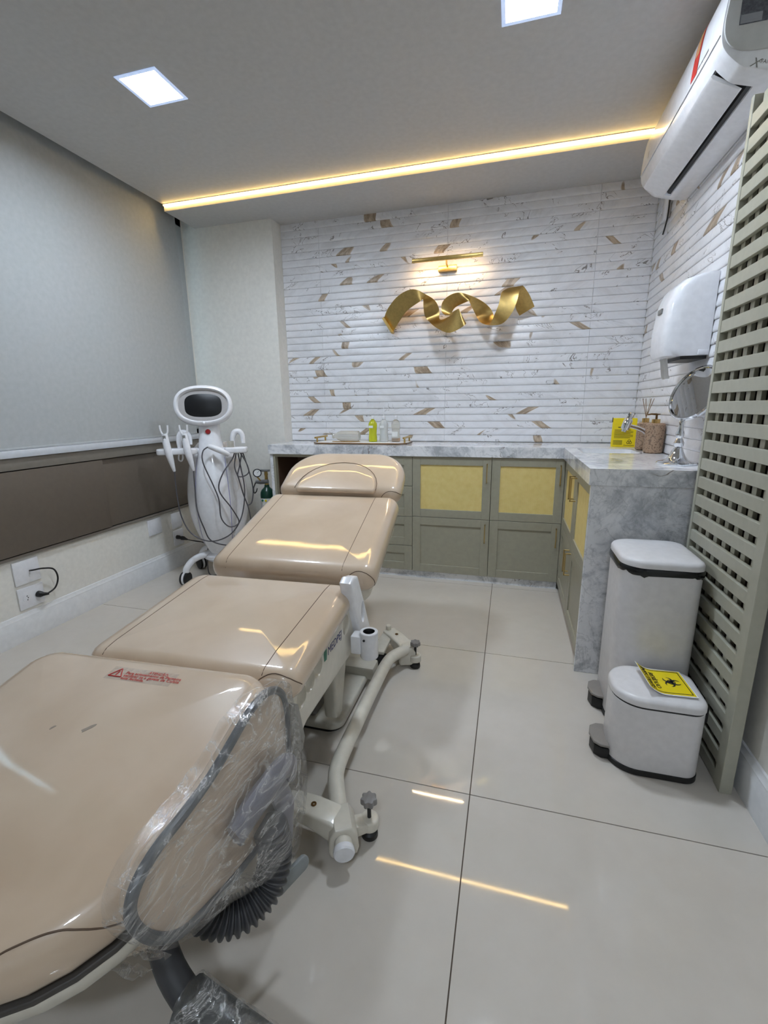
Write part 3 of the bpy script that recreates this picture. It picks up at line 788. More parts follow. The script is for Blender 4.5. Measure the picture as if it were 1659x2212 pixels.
def bottle(x, y, kind, label):
    t = thing('squeeze_bottle', label, 'bottle', (x, y, zt), 'bottles on the white tray')
    c = T(x, y, zt)
    body = [(0, 0), (0.027, 0), (0.030, 0.004), (0.030, 0.03), (0.0265, 0.055), (0.0275, 0.075), (0.0305, 0.11), (0.029, 0.125), (0.017, 0.146), (0.011, 0.150), (0.011, 0.158), (0, 0.158)]
    m = {'y': LIQY, 'm': MILKY, 'a': CLEARB}[kind]
    obj('body', Lathe(body, 24, c), m, t)
    obj('cap', Lathe([(0, 0.156), (0.012, 0.156), (0.012, 0.170), (0.007, 0.174), (0.003, 0.178), (0.0018, 0.178 if kind != 'm' else 0.238), (0, 0.179 if kind != 'm' else 0.239)], 18, c), PLASTIC, t)
    lz = 0.095 if kind != 'a' else 0.035
    obj('label', Box(x - 0.020, x + 0.010 if kind != 'a' else x + 0.020, y - 0.0315, y - 0.0295, zt + lz, zt + lz + (0.016 if kind != 'a' else 0.034)), PAPER, t)
    if kind == 'a':
        obj('liquid', Lathe([(0, 0.003), (0.0275, 0.003), (0.0285, 0.006), (0.0285, 0.024), (0, 0.024)], 24, c), AMBER, t)
bottle(-0.925, 3.06, 'y', 'squeeze bottle of yellow-green liquid on the tray')
bottle(-0.845, 3.06, 'm', 'milky squeeze bottle with long nozzle between two others')
bottle(-0.762, 3.07, 'a', 'clear bottle with a little amber liquid, rightmost on tray')

# ------------------------------------------------------------------ picture lamp and ribbon sculpture on the tiles
t = thing('picture_lamp', 'slim brass picture lamp above the golden ribbon', 'wall lamp', (-0.45, YB, 2.03))
obj('wall_plate', Box(-0.505, -0.385, YB - 0.028, YB - 0.001, 2.005, 2.040, 0.003), BRASS, t)
obj('arm', Tube([(-0.445, YB - 0.02, 2.03), (-0.445, YB - 0.075, 2.035), (-0.445, YB - 0.085, 2.062)], 0.005, 10), BRASS, t)
bar = obj('bar', Box(-0.665, -0.215, YB - 0.105, YB - 0.085, 2.056, 2.075, 0.003), BRASS, t)
obj('shade_lip', Box(-0.665, -0.215, YB - 0.105, YB - 0.1005, 2.049, 2.0565), BRASS, bar)
obj('light_slit', Box(-0.655, -0.225, YB - 0.0935, YB - 0.0865, 2.0545, 2.0560), PICM, t)

def ribbon():
    t = thing('ribbon_sculpture', 'twisted brushed-gold metal ribbon mounted on the tiled wall', 'wall sculpture', (-0.4, YB, 1.6))
    S = 3.95
    def q(cx, cy, y): return at(780 + cx / S, 520 + cy / S, y=y)
    # pairs of edge points (photo crop coordinates, depth of each edge)
    sec = [((195, 668, 3.215), (268, 785, 3.215)), ((232, 575, 3.17), (320, 700, 3.18)), ((320, 468, 3.10), (395, 596, 3.12)),
           ((440, 414, 3.06), (500, 520, 3.07)), ((560, 462, 3.09), (528, 502, 3.10)), ((632, 512, 3.15), (532, 560, 3.17)),
           ((668, 590, 3.18), (545, 640, 3.20)), ((672, 672, 3.16), (585, 695, 3.18)), ((740, 655, 3.07), (655, 750, 3.09)),
           ((800, 612, 3.01), (760, 785, 3.02)), ((832, 582, 2.99), (888, 718, 2.99)), ((800, 596, 3.03), (868, 690, 3.06)),
           ((735, 636, 3.07), (800, 650, 3.11)), ((690, 610, 3.10), (772, 625, 3.12)), ((690, 535, 3.10), (800, 572, 3.11)),
           ((740, 475, 3.08), (860, 538, 3.09)), ((828, 443, 3.06), (925, 512, 3.07)), ((940, 470, 3.09), (922, 515, 3.11)),
           ((1040, 520, 3.15), (948, 570, 3.17)), ((1105, 580, 3.18), (975, 625, 3.20)), ((1132, 645, 3.16), (1012, 690, 3.18)),
           ((1110, 700, 3.10), (1075, 718, 3.12)), ((1135, 640, 3.03), (1200, 708, 3.04)), ((1175, 540, 3.02), (1285, 620, 3.03)),
           ((1195, 450, 3.04), (1330, 515, 3.04)), ((1225, 422, 3.07), (1352, 430, 3.05)), ((1300, 400, 3.10), (1378, 386, 3.07)),
           ((1325, 480, 3.16), (1428, 450, 3.10)), ((1318, 570, 3.19), (1462, 520, 3.14)), ((1352, 640, 3.20), (1480, 562, 3.17))]
    A = spline([q(*a) for a, b in sec], 5); B = spline([q(*b) for a, b in sec], 5)
    bm = nb(); rows = []
    for a, b in zip(A, B):
        rows.append([bm.verts.new(a.lerp(b, k / 4)) for k in range(5)])
    for r0, r1 in zip(rows, rows[1:]):
        for k in range(4): bm.faces.new((r0[k], r0[k + 1], r1[k + 1], r1[k]))
    bmesh.ops.recalc_face_normals(bm, faces=bm.faces)
    bmesh.ops.solidify(bm, geom=bm.faces[:], thickness=0.0022)
    obj('ribbon', bm, BRASS, t, ang=60)
    a, b = A[0], B[0]; u = (b - a).normalized(); nrm = Vector((0, -1, 0)); w_ = u.cross(nrm)
    M = Matrix(((u.x, w_.x, nrm.x, a.x), (u.y, w_.y, nrm.y, a.y), (u.z, w_.z, nrm.z, a.z), (0, 0, 0, 1)))
    L_ = (b - a).length
    obj('mounting_foot', Prism([(-0.004, -0.010), (L_ + 0.004, -0.010), (L_ + 0.004, 0.006), (-0.004, 0.006)], M, -0.024, 0.028, 0.002, 1), BRASS, t)
ribbon()

# ------------------------------------------------------------------ towel dispenser
t = thing('towel_dispenser', 'white plastic paper towel dispenser on the right wall', 'dispenser', (XR, 2.31, 1.33))
y0, y1, xf = 2.185, 2.425, 0.590
bm = nb(); rows = []
import itertools
Z = [1.335, 1.338, 1.36, 1.44, 1.54, 1.60, 1.628, 1.642, 1.645]
dep = [0.145, 0.158, 0.166, 0.168, 0.158, 0.138, 0.112, 0.07, 0.045]
for z, dd in zip(Z, dep):
    ring = []
    hy = (y1 - y0) / 2; cy0 = (y0 + y1) / 2
    for k in range(25):
        a = PI * k / 24
        c_, s_ = math.cos(a), math.sin(a)
        ex = 0.38
        ring.append(bm.verts.new((XR - 0.001 - dd * abs(s_) ** ex, cy0 - hy * math.copysign(abs(c_) ** ex, c_), z)))
    rows.append(ring)
for r0, r1 in zip(rows, rows[1:]):
    for k in range(24): bm.faces.new((r0[k], r0[k + 1], r1[k + 1], r1[k]))
    bm.faces.new((r0[0], r1[0], r1[-1], r0[-1]))
bm.faces.new(rows[0][::-1]); bm.faces.new(rows[-1])
obj('cover', bm, PLASTIC, t, ang=40)
obj('badge', Box(0.588, 0.5955, 2.275, 2.325, 1.515, 1.535, 0.001, 1), GREYP, t)
obj('latch', Box(0.715, 0.748, y0 - 0.004, y0 + 0.004, 1.336, 1.356, 0.002), PLASTIC, t)
obj('lower_tray', Box(0.660, XR - 0.001, y0 + 0.02, y1 - 0.02, 1.322, 1.3345), BLACK, t)
tw = nb(); Zp = [1.334, 1.30, 1.265, 1.25]
for i, z in enumerate(Zp): pass
rw = [[tw.verts.new((0.625 + 0.006 * i + 0.004 * math.sin(k), 2.25 + 0.0092 * k, z)) for k in range(11)] for i, z in enumerate(Zp)]
for r0, r1 in zip(rw, rw[1:]):
    for k in range(10): tw.faces.new((r0[k], r0[k + 1], r1[k + 1], r1[k]))
bmesh.ops.solidify(tw, geom=tw.faces[:], thickness=0.0008)
pt = obj('paper_towel', tw, PAPER); tag(pt, 'white paper towel hanging from the wall dispenser', 'paper towel')

# ------------------------------------------------------------------ air conditioner
t = thing('air_conditioner', 'white split air conditioner high on the right wall', 'air conditioner', (XR, 2.27, 2.08))
ya, yb_ = 1.825, 2.715
prof = [(0.752, 2.388), (0.640, 2.388), (0.588, 2.378), (0.566, 2.360), (0.556, 2.330), (0.548, 2.270), (0.545, 2.215), (0.550, 2.180), (0.565, 2.155), (0.585, 2.135), (0.60, 2.122)]
under = [(0.60, 2.122), (0.615, 2.112), (0.70, 2.088), (0.752, 2.084)]
prof = [(v.x, v.y) for v in spline([(a, b, 0) for a, b in prof], 5)]
full = prof + under[1:]
bm = nb()
MY = Matrix(((1,0,0,0),(0,0,1,0),(0,1,0,0),(0,0,0,1)))
prism(bm, full, MY, ya, yb_, 0.004, 2)
body = obj('body', bm, PLASTIC, t, ang=30)
# outlet slot, louver
cut(body, [Prism([(0.552, 2.150), (0.60, 2.115), (0.668, 2.09), (0.675, 2.10), (0.650, 2.16), (0.60, 2.185)], MY, ya + 0.075, yb_ - 0.04)])
obj('outlet_cavity', Prism([(0.575, 2.170), (0.60, 2.184), (0.645, 2.158), (0.672, 2.104), (0.660, 2.108), (0.640, 2.140)], MY, ya + 0.077, yb_ - 0.042), BLACK, t)
obj('louver', Prism([(0.553, 2.1445), (0.560, 2.1355), (0.638, 2.096), (0.644, 2.0985), (0.60, 2.126), (0.562, 2.148)], MY, ya + 0.078, yb_ - 0.043, 0.001, 1), PLASTIC, t)
obj('front_trim', Tube([(0.5445, ya + 0.006, 2.205), (0.5445, yb_ - 0.006, 2.205)], 0.0022, 8), CHROME, t)
ec = [(v.x, v.y) for v in spline([(0.640, 2.386, 0), (0.590, 2.376, 0), (0.570, 2.358, 0), (0.560, 2.328, 0), (0.552, 2.27, 0), (0.549, 2.225, 0), (0.556, 2.190, 0), (0.578, 2.164, 0), (0.62, 2.150, 0), (0.70, 2.146, 0)], 5)]
obj('end_cap', Prism([(0.752, 2.386)] + ec + [(0.752, 2.146)], MY, ya - 0.006, ya + 0.001, 0.003, 2), mat('side_plastic', (196, 196, 194), 0.4), t)
F = Matrix(((1,0,0,0),(0,0,-1,0),(0,1,0,0),(0,0,0,1)))     # text plane facing -y
lb = nb(); box(lb, 0.585, 0.655, ya - 0.0075, ya - 0.006, 2.215, 2.375)
l1 = obj('energy_label', lb, mat('label_grey', (88, 90, 98), 0.5, noise=(160, 0.35)), t)
lb = nb(); box(lb, 0.587, 0.640, ya - 0.0082, ya - 0.0074, 2.217, 2.238)
box(lb, 0.596, 0.632, ya - 0.0088, ya - 0.0080, 2.222, 2.232); l = obj('label_footer', lb, mat('label_pale', (150, 152, 158), 0.5), l1)
lb = nb(); box(lb, 0.672, 0.742, ya - 0.0075, ya - 0.006, 2.238, 2.375); l2 = obj('rating_label', lb, PAPER, t)
lb = nb(); box(lb, 0.692, 0.738, ya - 0.0082, ya - 0.0074, 2.325, 2.365); obj('colour_bars', lb, mat('label_orange', (214, 150, 60), 0.5), l2)
lb = nb(); box(lb, 0.700, 0.730, ya - 0.0088, ya - 0.0080, 2.330, 2.342); obj('red_mark', lb, REDINK, l2)
lb = nb()
text(lb, 'X', 0.032, T(0.628, ya - 0.0006, 2.112) @ F @ Rz(-18), shear=0.25); text(lb, '-FAN', 0.014, T(0.650, ya - 0.0006, 2.116) @ F @ Rz(-12))
obj('printed_mark', lb, GREYP, t)
# red ribbon sticker lying on the curved front
import bisect
fr_ = sorted([(z, x) for x, z in prof])
def frontx(z):
    for (z0, x0), (z1, x1) in zip(fr_, fr_[1:]):
        if z0 <= z <= z1: return x0 + (x1 - x0) * (z - z0) / max(1e-6, z1 - z0)
    return fr_[-1][1]
def onfront(poly, m, name, off=0.0012, par=None):
    bm = nb(); L = [bm.verts.new((frontx(z) - off, y, z)) for y, z in poly[0]]; R = [bm.verts.new((frontx(z) - off, y, z)) for y, z in poly[1]]
    for i in range(len(L) - 1): bm.faces.new((L[i], R[i], R[i + 1], L[i + 1]))
    bmesh.ops.recalc_face_normals(bm, faces=bm.faces); bmesh.ops.solidify(bm, geom=bm.faces[:], thickness=-0.0006)
    return obj(name, bm, m, par or t)
zz = [2.362, 2.34, 2.31, 2.28, 2.255, 2.235, 2.222]
onfront(([(2.02, z) for z in zz], [(2.075, z) for z in zz]), REDINK, 'ribbon_sticker')
zz2 = [2.352, 2.33, 2.305, 2.285]
onfront(([(2.032, z) for z in zz2], [(2.063, z) for z in zz2]), mat('sticker_gold', (196, 150, 96), 0.4), 'sticker_medal', 0.0022)
for y0_, y1_ in ((1.925, 1.965), (1.972, 1.985), (1.992, 2.012)):
    onfront(([(y0_, 2.226), (y0_, 2.232)], [(y1_, 2.226), (y1_, 2.232)]), GREYP, 'printed_mark', 0.0010)
onfront(([(2.60, 2.236), (2.60, 2.262)], [(2.608, 2.236), (2.608, 2.262)]), GREYP, 'printed_mark', 0.0010)
# small cable cover below the far end
t = thing('cable_cover', 'small white cable cover and wire under the air conditioner', 'cable cover', (XR, 3.02, 2.06))
obj('cover', Box(XR - 0.018, XR - 0.0005, 2.965, 3.055, 2.10, 2.30, 0.004), PLASTIC, t)
obj('wire', Tube(spline([(XR - 0.012, 2.955, 2.28), (XR - 0.012, 2.955, 2.12), (XR - 0.010, 2.99, 2.07), (XR - 0.008, 3.03, 2.04)], 5), 0.004, 8), BLACK, t)

# ------------------------------------------------------------------ lattice screen
t = thing('lattice_screen', 'sage-grey wooden lattice screen standing against the counter end', 'screen', (0.677, 1.61, 0))
LX0, LX1, LY0, LY1, LZ = 0.660, 0.693, 1.355, 1.865, 2.05
obj('near_stile', Box(LX0, LX1, LY0, LY0 + 0.045, 0, LZ, 0.0015, 1), LATT, t)
obj('far_stile', Box(LX0, LX1, LY1 - 0.018, LY1, 0, LZ, 0.0015, 1), LATT, t)
ph = 0.0652; hh = 0.0385
nrow = int(LZ / ph)
sm = mesh_of('slat', Box(-0.0075, 0.0075, -(LY1 - LY0 - 0.063) / 2, (LY1 - LY0 - 0.063) / 2, 0, hh, 0.001, 1), LATT)
for k in range(nrow + 1):
    z = k * ph
    if z + hh > LZ: break
    inst('slat', sm, (LX0 + 0.0095, (LY0 + 0.045 + LY1 - 0.018) / 2, z + 0.004), t)
obj('shade_back_panel', Box(LX1 + 0.0005, LX1 + 0.004, LY0 + 0.03, LY1 - 0.004, 0.004, LZ - 0.01), mat('lattice_shade_backing', (74, 64, 56), 0.6), t)  # dark sheet added to colour the shade inside the lattice holes
vm = mesh_of('batten', Box(-0.0065, 0.0065, -0.013, 0.013, 0.0, LZ - 0.012, 0.001, 1), LATT)
nv = 7; span = (LY1 - 0.018) - (LY0 + 0.045)
for k in range(nv):
    inst('batten', vm, (LX0 + 0.024, LY0 + 0.045 + span * (k + 0.5) / nv, 0.004), t)

# ------------------------------------------------------------------ bins
def bin_outline(x0, x1, y0, y1, rf, rb, n=10):
    out = []
    for cx, cy_, a0, r in ((x1 - rb, y0 + rb, -90, rb), (x1 - rb, y1 - rb, 0, rb), (x0 + rf, y1 - rf, 90, rf), (x0 + rf, y0 + rf, 180, rf)):
        for k in range(n + 1):
            a = math.radians(a0 + 90 * k / n); out.append((cx + r * math.cos(a), cy_ + r * math.sin(a)))
    return out
def loft(bm, outl, levels):
    """levels: (inset scale about centre, z)"""
    cx = sum(p[0] for p in outl) / len(outl); cy_ = sum(p[1] for p in outl) / len(outl)
    xs_ = max(abs(p[0] - cx) for p in outl); yy = max(abs(p[1] - cy_) for p in outl)
    rings = []
    for d, z in levels:
        sx, sy = 1 - d / xs_, 1 - d / yy
        rings.append([bm.verts.new((cx + (x - cx) * sx, cy_ + (y - cy_) * sy, z)) for x, y in outl])
    n = len(outl)
    bm.faces.new(rings[0][::-1])
    for a, b in zip(rings, rings[1:]):
        for k in range(n): bm.faces.new((a[k], a[(k + 1) % n], b[(k + 1) % n], b[k]))
    bm.faces.new(rings[-1]); return bm
def pedal_bin(label, x0, x1, y0, y1, h, rf, rb, bag, pz):
    t = thing('pedal_bin', label, 'pedal bin', ((x0 + x1) / 2, (y0 + y1) / 2, 0), 'white pedal bins')
    o = bin_outline(x0, x1, y0, y1, rf, rb)
    obj('base_ring', loft(nb(), o, [(0.004, 0.0005), (-0.002, 0.003), (-0.002, 0.020), (0.002, 0.022)]), BLACK, t)
    obj('body', loft(nb(), o, [(0.001, 0.021), (0, 0.024), (0, h - 0.036), (0.002, h - 0.034)]), BINW, t)
    obj('gap_ring', loft(nb(), o, [(0.0015, h - 0.035), (0.0015, h - 0.027)]), BLACK, t)
    obj('lid', loft(nb(), o, [(0.002, h - 0.0285), (-0.002, h - 0.027), (-0.002, h - 0.012), (0.002, h - 0.004), (0.012, h), (0.05, h + 0.004), (0.085, h + 0.005)]), BINW, t, ang=50)
    if bag:
        bb = nb(); n = len(o); rows = []
        cx = (x0 + x1) / 2; cy_ = (y0 + y1) / 2
        for j, (dz, ex) in enumerate(((-0.029, 0.001), (-0.034, 0.0045), (-0.044, 0.005), (-0.052, 0.0015))):
            row = []
            for k, (x, y) in enumerate(o):
                wv = (math.sin(k * 1.9) * 0.3 + math.sin(k * 0.7 + 1) * 0.4 + random.uniform(-0.2, 0.2))
                zz_ = h + dz + (0.009 * wv if j >= 2 else 0)
                dx, dy = x - cx, y - cy_; L_ = math.hypot(dx, dy)
                e_ = ex + 0.0012 * random.random()
                row.append(bb.verts.new((x + dx / L_ * e_, y + dy / L_ * e_, zz_)))
            rows.append(row)
        for r0, r1 in zip(rows, rows[1:]):
            for k in range(n): bb.faces.new((r0[k], r0[(k + 1) % n], r1[(k + 1) % n], r1[k]))
        lf = obj('bin_liner', bb, mat('bag_film', (14, 16, 18), 0.18), t, 'black bin bag rim')
    # pedal at the front
    ym_ = (y0 + y1) / 2; hw = 0.078
    pd = [(x0 + 0.006, -hw * 0.72), (x0 - 0.020, -hw * 0.70), (x0 - 0.040, -hw * 0.5), (x0 - 0.048, 0), (x0 - 0.040, hw * 0.5), (x0 - 0.020, hw * 0.70), (x0 + 0.006, hw * 0.72)]
    obj('pedal', Prism(pd, T(0, ym_, 0), pz, pz + 0.011, 0.004, 3), PEDAL, t)
    obj('pedal_housing', Prism([(x * 1.0 + 0.004, y * 0.92) for x, y in pd], T(0, ym_, 0), 0.0015, pz - 0.006, 0.004, 2), BLACK, t)
    hb = nb(); box(hb, x1 - 0.004, x1 + 0.016, ym_ - 0.05, ym_ + 0.05, h - 0.085, h - 0.03, 0.006); obj('hinge', hb, BLACK, t)
    return t
pedal_bin('tall white pedal bin with black bag rim beside the counter', 0.392, 0.638, 1.590, 1.870, 0.640, 0.075, 0.045, True, 0.052)
sb = pedal_bin('small white pedal bin carrying a yellow biohazard sign', 0.358, 0.612, 1.365, 1.565, 0.272, 0.085, 0.045, False, 0.046)
# hazard card lying on the small bin
hz = thing('hazard_sign', 'yellow biohazard card lying on the small bin lid', 'sign', (0.5, 1.47, 0.279))
# card frame: local x = reading direction (towards the viewer), local y = card top (towards the wall)
Mc = T(0.514, 1.466, 0.2795) @ Rz(-86)
def bend(y): return 0.024 * max(0.0, (-y - 0.015) / 0.052) ** 2
def card(hw, y0, y1, off, m, name, par, th=0.0008):
    bm = nb(); rows = []
    for j in range(13):
        y = y0 + (y1 - y0) * j / 12
        rows.append([bm.verts.new((x, y, bend(y) + off)) for x in (-hw, -hw / 2, 0, hw / 2, hw)])
    for r0, r1 in zip(rows, rows[1:]):
        for k in range(4): bm.faces.new((r0[k], r0[k + 1], r1[k + 1], r1[k]))
    bmesh.ops.recalc_face_normals(bm, faces=bm.faces); bmesh.ops.solidify(bm, geom=bm.faces[:], thickness=th)
    bm.transform(Mc); return obj(name, bm, m, par)
card(0.071, -0.069, 0.069, 0.0, PAPER, 'laminate', hz)
card(0.066, -0.065, 0.065, 0.0010, YELLOW, 'card', hz)
pb = nb()
for x0_, x1_, y0_, y1_ in ((-0.060, 0.060, 0.057, 0.059), (-0.060, 0.060, -0.061, -0.059)): box(pb, x0_, x1_, y0_, y1_, 0.0020, 0.0027)
for k in range(24):
    for x0_ in (-0.061, 0.059): box(pb, x0_, x0_ + 0.002, -0.061 + k * 0.005, -0.056 + k * 0.005, 0.0020, 0.0027)
text(pb, 'RES\u00cdDUO', 0.021, T(0, -0.036, 0.0026), align_x='CENTER'); text(pb, 'INFECTANTE', 0.0205, T(0, -0.056, 0.0026), align_x='CENTER', sx=0.93)
# biohazard mark: three open horns around a ring
c0 = Vector((0, 0.019, 0.0028))
for a in (90, 210, 330):
    ca = math.radians(a); cc = c0 + Vector((0.0135 * math.cos(ca), 0.0135 * math.sin(ca), 0))
    n = 18; ang0 = ca + 0.42; sweep = 2 * PI - 0.84
    o_ = []; i_ = []
    for k in range(n + 1):
        b_ = ang0 + sweep * k / n; wd = 0.0068 * math.sin(PI * k / n) ** 0.8 + 0.0006
        dv = Vector((math.cos(b_), math.sin(b_), 0))
        o_.append(cc + dv * 0.0142); i_.append(cc + dv * (0.0142 - wd))
    for k in range(n):
        pb.faces.new([pb.verts.new(q) for q in (o_[k], o_[k + 1], i_[k + 1], i_[k])])
for k in range(24):
    b0, b1 = 2 * PI * k / 24, 2 * PI * (k + 1) / 24
    pb.faces.new([pb.verts.new(c0 + Vector((r * math.cos(b), r * math.sin(b), 0.0001))) for r, b in ((0.0120, b0), (0.0120, b1), (0.0090, b1), (0.0090, b0))])
for v in pb.verts: v.co.z += bend(v.co.y)
pb.transform(Mc); obj('print', pb, INK, hz, flip=False)

# ------------------------------------------------------------------ white treatment machine in the corner
def machine():
    mx, my = -1.905, 2.60
    MM = T(mx, my, 0) @ Rz(26)
    t = thing('treatment_machine', 'tall white treatment machine with oval screen and hanging wands', 'medical machine', (mx, my, 0))
    def add(name, bm, m, par=None, label=None, ang=40):
        bm.transform(MM); return obj(name, bm, m, par or t, label, ang)
    def shell(sec, yc, ex=0.8):
        bm = nb(); rings = []
        S = []
        for i in range(len(sec) - 1):
            for k in range(4):
                a = sec[max(0, i - 1)]; b = sec[i]; c = sec[i + 1]; d = sec[min(len(sec) - 1, i + 2)]; u = k / 4
                S.append([0.5 * (2 * b[j] + (c[j] - a[j]) * u + (2 * a[j] - 5 * b[j] + 4 * c[j] - d[j]) * u * u + (3 * b[j] - a[j] - 3 * c[j] + d[j]) * u ** 3) for j in range(4)])
        S.append(list(sec[-1]))
        n = 32
        for z, hw, hd, yo in S:
            rings.append([bm.verts.new((hw * math.copysign(abs(math.cos(2 * PI * k / n)) ** ex, math.cos(2 * PI * k / n)), yc + yo + hd * math.copysign(abs(math.sin(2 * PI * k / n)) ** ex, math.sin(2 * PI * k / n)), z)) for k in range(n)])
        bm.faces.new(rings[0][::-1])
        for a, b in zip(rings, rings[1:]):
            for k in range(n): bm.faces.new((a[k], a[(k + 1) % n], b[(k + 1) % n], b[k]))
        bm.faces.new(rings[-1]); return bm
    add('rear_shell', shell([(0.17, 0.085, 0.08, 0), (0.24, 0.125, 0.09, 0), (0.34, 0.168, 0.10, 0), (0.45, 0.192, 0.105, 0), (0.56, 0.198, 0.105, 0), (0.68, 0.185, 0.10, 0), (0.80, 0.160, 0.09, 0), (0.88, 0.135, 0.075, 0), (0.93, 0.095, 0.055, 0)], 0.06), PLASTIC)
    fs = shell([(0.175, 0.060, 0.06, 0.02), (0.26, 0.092, 0.09, 0.0), (0.38, 0.118, 0.115, 0), (0.52, 0.128, 0.125, 0), (0.66, 0.118, 0.118, 0), (0.78, 0.100, 0.10, 0.01), (0.88, 0.080, 0.085, 0.02), (0.98, 0.068, 0.07, 0.03), (1.075, 0.064, 0.06, 0.04)], -0.045)
    ridge_tree = fs.copy(); add('front_shell', fs, PLASTIC)
    for s in (-1, 1):
        sm_ = seam(ridge_tree, [(s * (0.085 + 0.02 * math.sin(PI * k / 30)), 0, 0.22 + 0.62 * k / 30) for k in range(31)], (0, 1, 0), 0.0022)
        if sm_: add('accent_line', sm_, mat('violet_line', (130, 126, 176), 0.4), None, 'thin violet line')
    ridge_tree.free()
    bt = Lathe([(0, 0), (0.017, 0), (0.017, 0.006), (0.013, 0.012), (0, 0.013)], 18, align((0.0, -0.076, 1.005), (0, -1, 0.15)))
    add('emergency_button', bt, REDP, None, 'red button')
    # head: oval ring, bezel, screen
    HM = T(-0.015, -0.06, 1.168) @ Rx(90 - 9)
    def oval(r0x, r0y, r1x, r1y, z0, z1, n=48):
        return None
    def ring(prof, hx, hy, n=56, ex=0.86):
        """prof: (inset, depth) pairs swept round an oval; local z faces the viewer"""
        bm = nb(); rr = []
        for ins, dz in prof:
            r_ = []
            for k in range(n):
                c_, s_ = math.cos(2 * PI * k / n), math.sin(2 * PI * k / n)
                r_.append(bm.verts.new(HM @ Vector(((hx - ins) * math.copysign(abs(c_) ** ex, c_), (hy - ins) * math.copysign(abs(s_) ** ex, s_), dz))))
            rr.append(r_)
        for a, b in zip(rr, rr[1:]):
            for k in range(n): bm.faces.new((a[k], a[(k + 1) % n], b[(k + 1) % n], b[k]))
        bm.faces.new(rr[0][::-1]); bm.faces.new(rr[-1]); return bm
    add('head_shell', ring([(0.05, -0.055), (0.02, -0.045), (0.004, -0.02), (0.0, 0.0), (0.003, 0.018), (0.012, 0.028), (0.022, 0.030), (0.028, 0.024), (0.031, 0.014), (0.075, 0.004)], 0.180, 0.128), PLASTIC)
    add('bezel', ring([(0.0, -0.002), (0.0, 0.014), (0.003, 0.0155), (0.036, 0.008), (0.04, 0.002)], 0.150, 0.098), mat('bezel_grey', (176, 172, 170), 0.4))
    add('screen', ring([(0, 0.003), (0, 0.0100), (0.002, 0.0112)], 0.112, 0.073, ex=0.62), BLACKG, None, 'dark screen switched off')
    add('camera_dome', Lathe([(0.011, 0), (0.010, 0.006), (0.005, 0.010), (0, 0.011)], 14, HM @ T(0.0, -0.112, 0.027)), PLASTIC)
    # trays
    for s, x0, x1 in ((-1, -0.315, -0.075), (1, 0.095, 0.235)):
        o = rrect((x1 - x0) / 2, 0.052, (0.03,) * 4, 6)
        tr = add('side_tray', Prism(o, T((x0 + x1) / 2, -0.085, 0), 0.868, 0.905, 0.008, 3), PLASTIC)
    add('tray_bracket', Tube([(-0.10, -0.06, 0.885), (0.10, -0.06, 0.885)], 0.018, 10), PLASTIC)
    add('tray_hook', Tube(spline([(-0.185, -0.10, 0.87), (-0.19, -0.10, 0.835), (-0.175, -0.10, 0.825), (-0.165, -0.10, 0.842), (-0.163, -0.10, 0.866)], 4), 0.005, 8), PLASTIC)
    add('tray_cup', Lathe([(0, 0.90), (0.022, 0.90), (0.022, 0.945), (0.019, 0.945), (0.019, 0.905), (0, 0.905)], 18, T(0.135, -0.10, 0)), CLEARB)
    def arch(cx, name='probe'):
        p = spline([(cx - 0.034, -0.065, 0.90), (cx - 0.036, -0.06, 0.955), (cx - 0.022, -0.055, 0.995), (cx + 0.008, -0.055, 1.002), (cx + 0.028, -0.058, 0.975), (cx + 0.032, -0.065, 0.925)], 5)
        return add(name, Tube(p, [0.013 + 0.006 * math.sin(PI * k / 25) for k in range(26)], 10), PLASTIC)
    arch(-0.150); arch(0.180)
    # wands
    def wand(cx, par=None):
        z0 = 0.765
        b = add('wand', Tube(spline([(cx + 0.030, -0.135, z0), (cx + 0.022, -0.140, z0 + 0.05), (cx + 0.010, -0.140, z0 + 0.12), (cx, -0.132, z0 + 0.185), (cx - 0.004, -0.128, z0 + 0.235)], 5), [0.008 + 0.014 * min(1, k / 9) - (0.004 * max(0, k - 14) / 6) for k in range(21)], 12), PLASTIC)
        for s in (-1, 1):
            add('fork_prong', Tube(spline([(cx - 0.004 + s * 0.008, -0.128, z0 + 0.225), (cx - 0.004 + s * 0.020, -0.128, z0 + 0.25), (cx - 0.005 + s * 0.023, -0.128, z0 + 0.288)], 4), 0.0062, 8), PLASTIC, b)
        add('wand_display', Box(cx - 0.012, cx + 0.006, -0.1495, -0.1475, z0 + 0.185, z0 + 0.225, 0.002), GREYP, b)
        return b
    wand(-0.245); wand(-0.130)
    add('wand', Tube(spline([(0.012, -0.150, 0.918), (0.05, -0.165, 0.905), (0.095, -0.165, 0.882), (0.125, -0.15, 0.862)], 5), [0.010 + 0.009 * math.sin(PI * (0.2 + 0.7 * k / 15)) for k in range(16)], 12), PLASTIC)
    # cables
    yk = -0.205
    def cable(pts): add('cable', Tube(spline(pts, 6), 0.0042, 7), CABLE)
    cable([(-0.215, -0.135, 0.765), (-0.215, -0.14, 0.62), (-0.20, -0.15, 0.47), (-0.14, -0.18, 0.36), (-0.02, -0.22, 0.315), (0.10, -0.20, 0.35), (0.17, -0.14, 0.45), (0.20, -0.11, 0.62), (0.185, -0.10, 0.78), (0.175, -0.09, 0.866)])
    cable([(-0.100, -0.135, 0.765), (-0.098, -0.16, 0.66), (-0.09, -0.195, 0.52), (-0.06, -0.20, 0.40), (-0.03, -0.18, 0.31), (0.06, -0.16, 0.265), (0.14, -0.12, 0.26)])
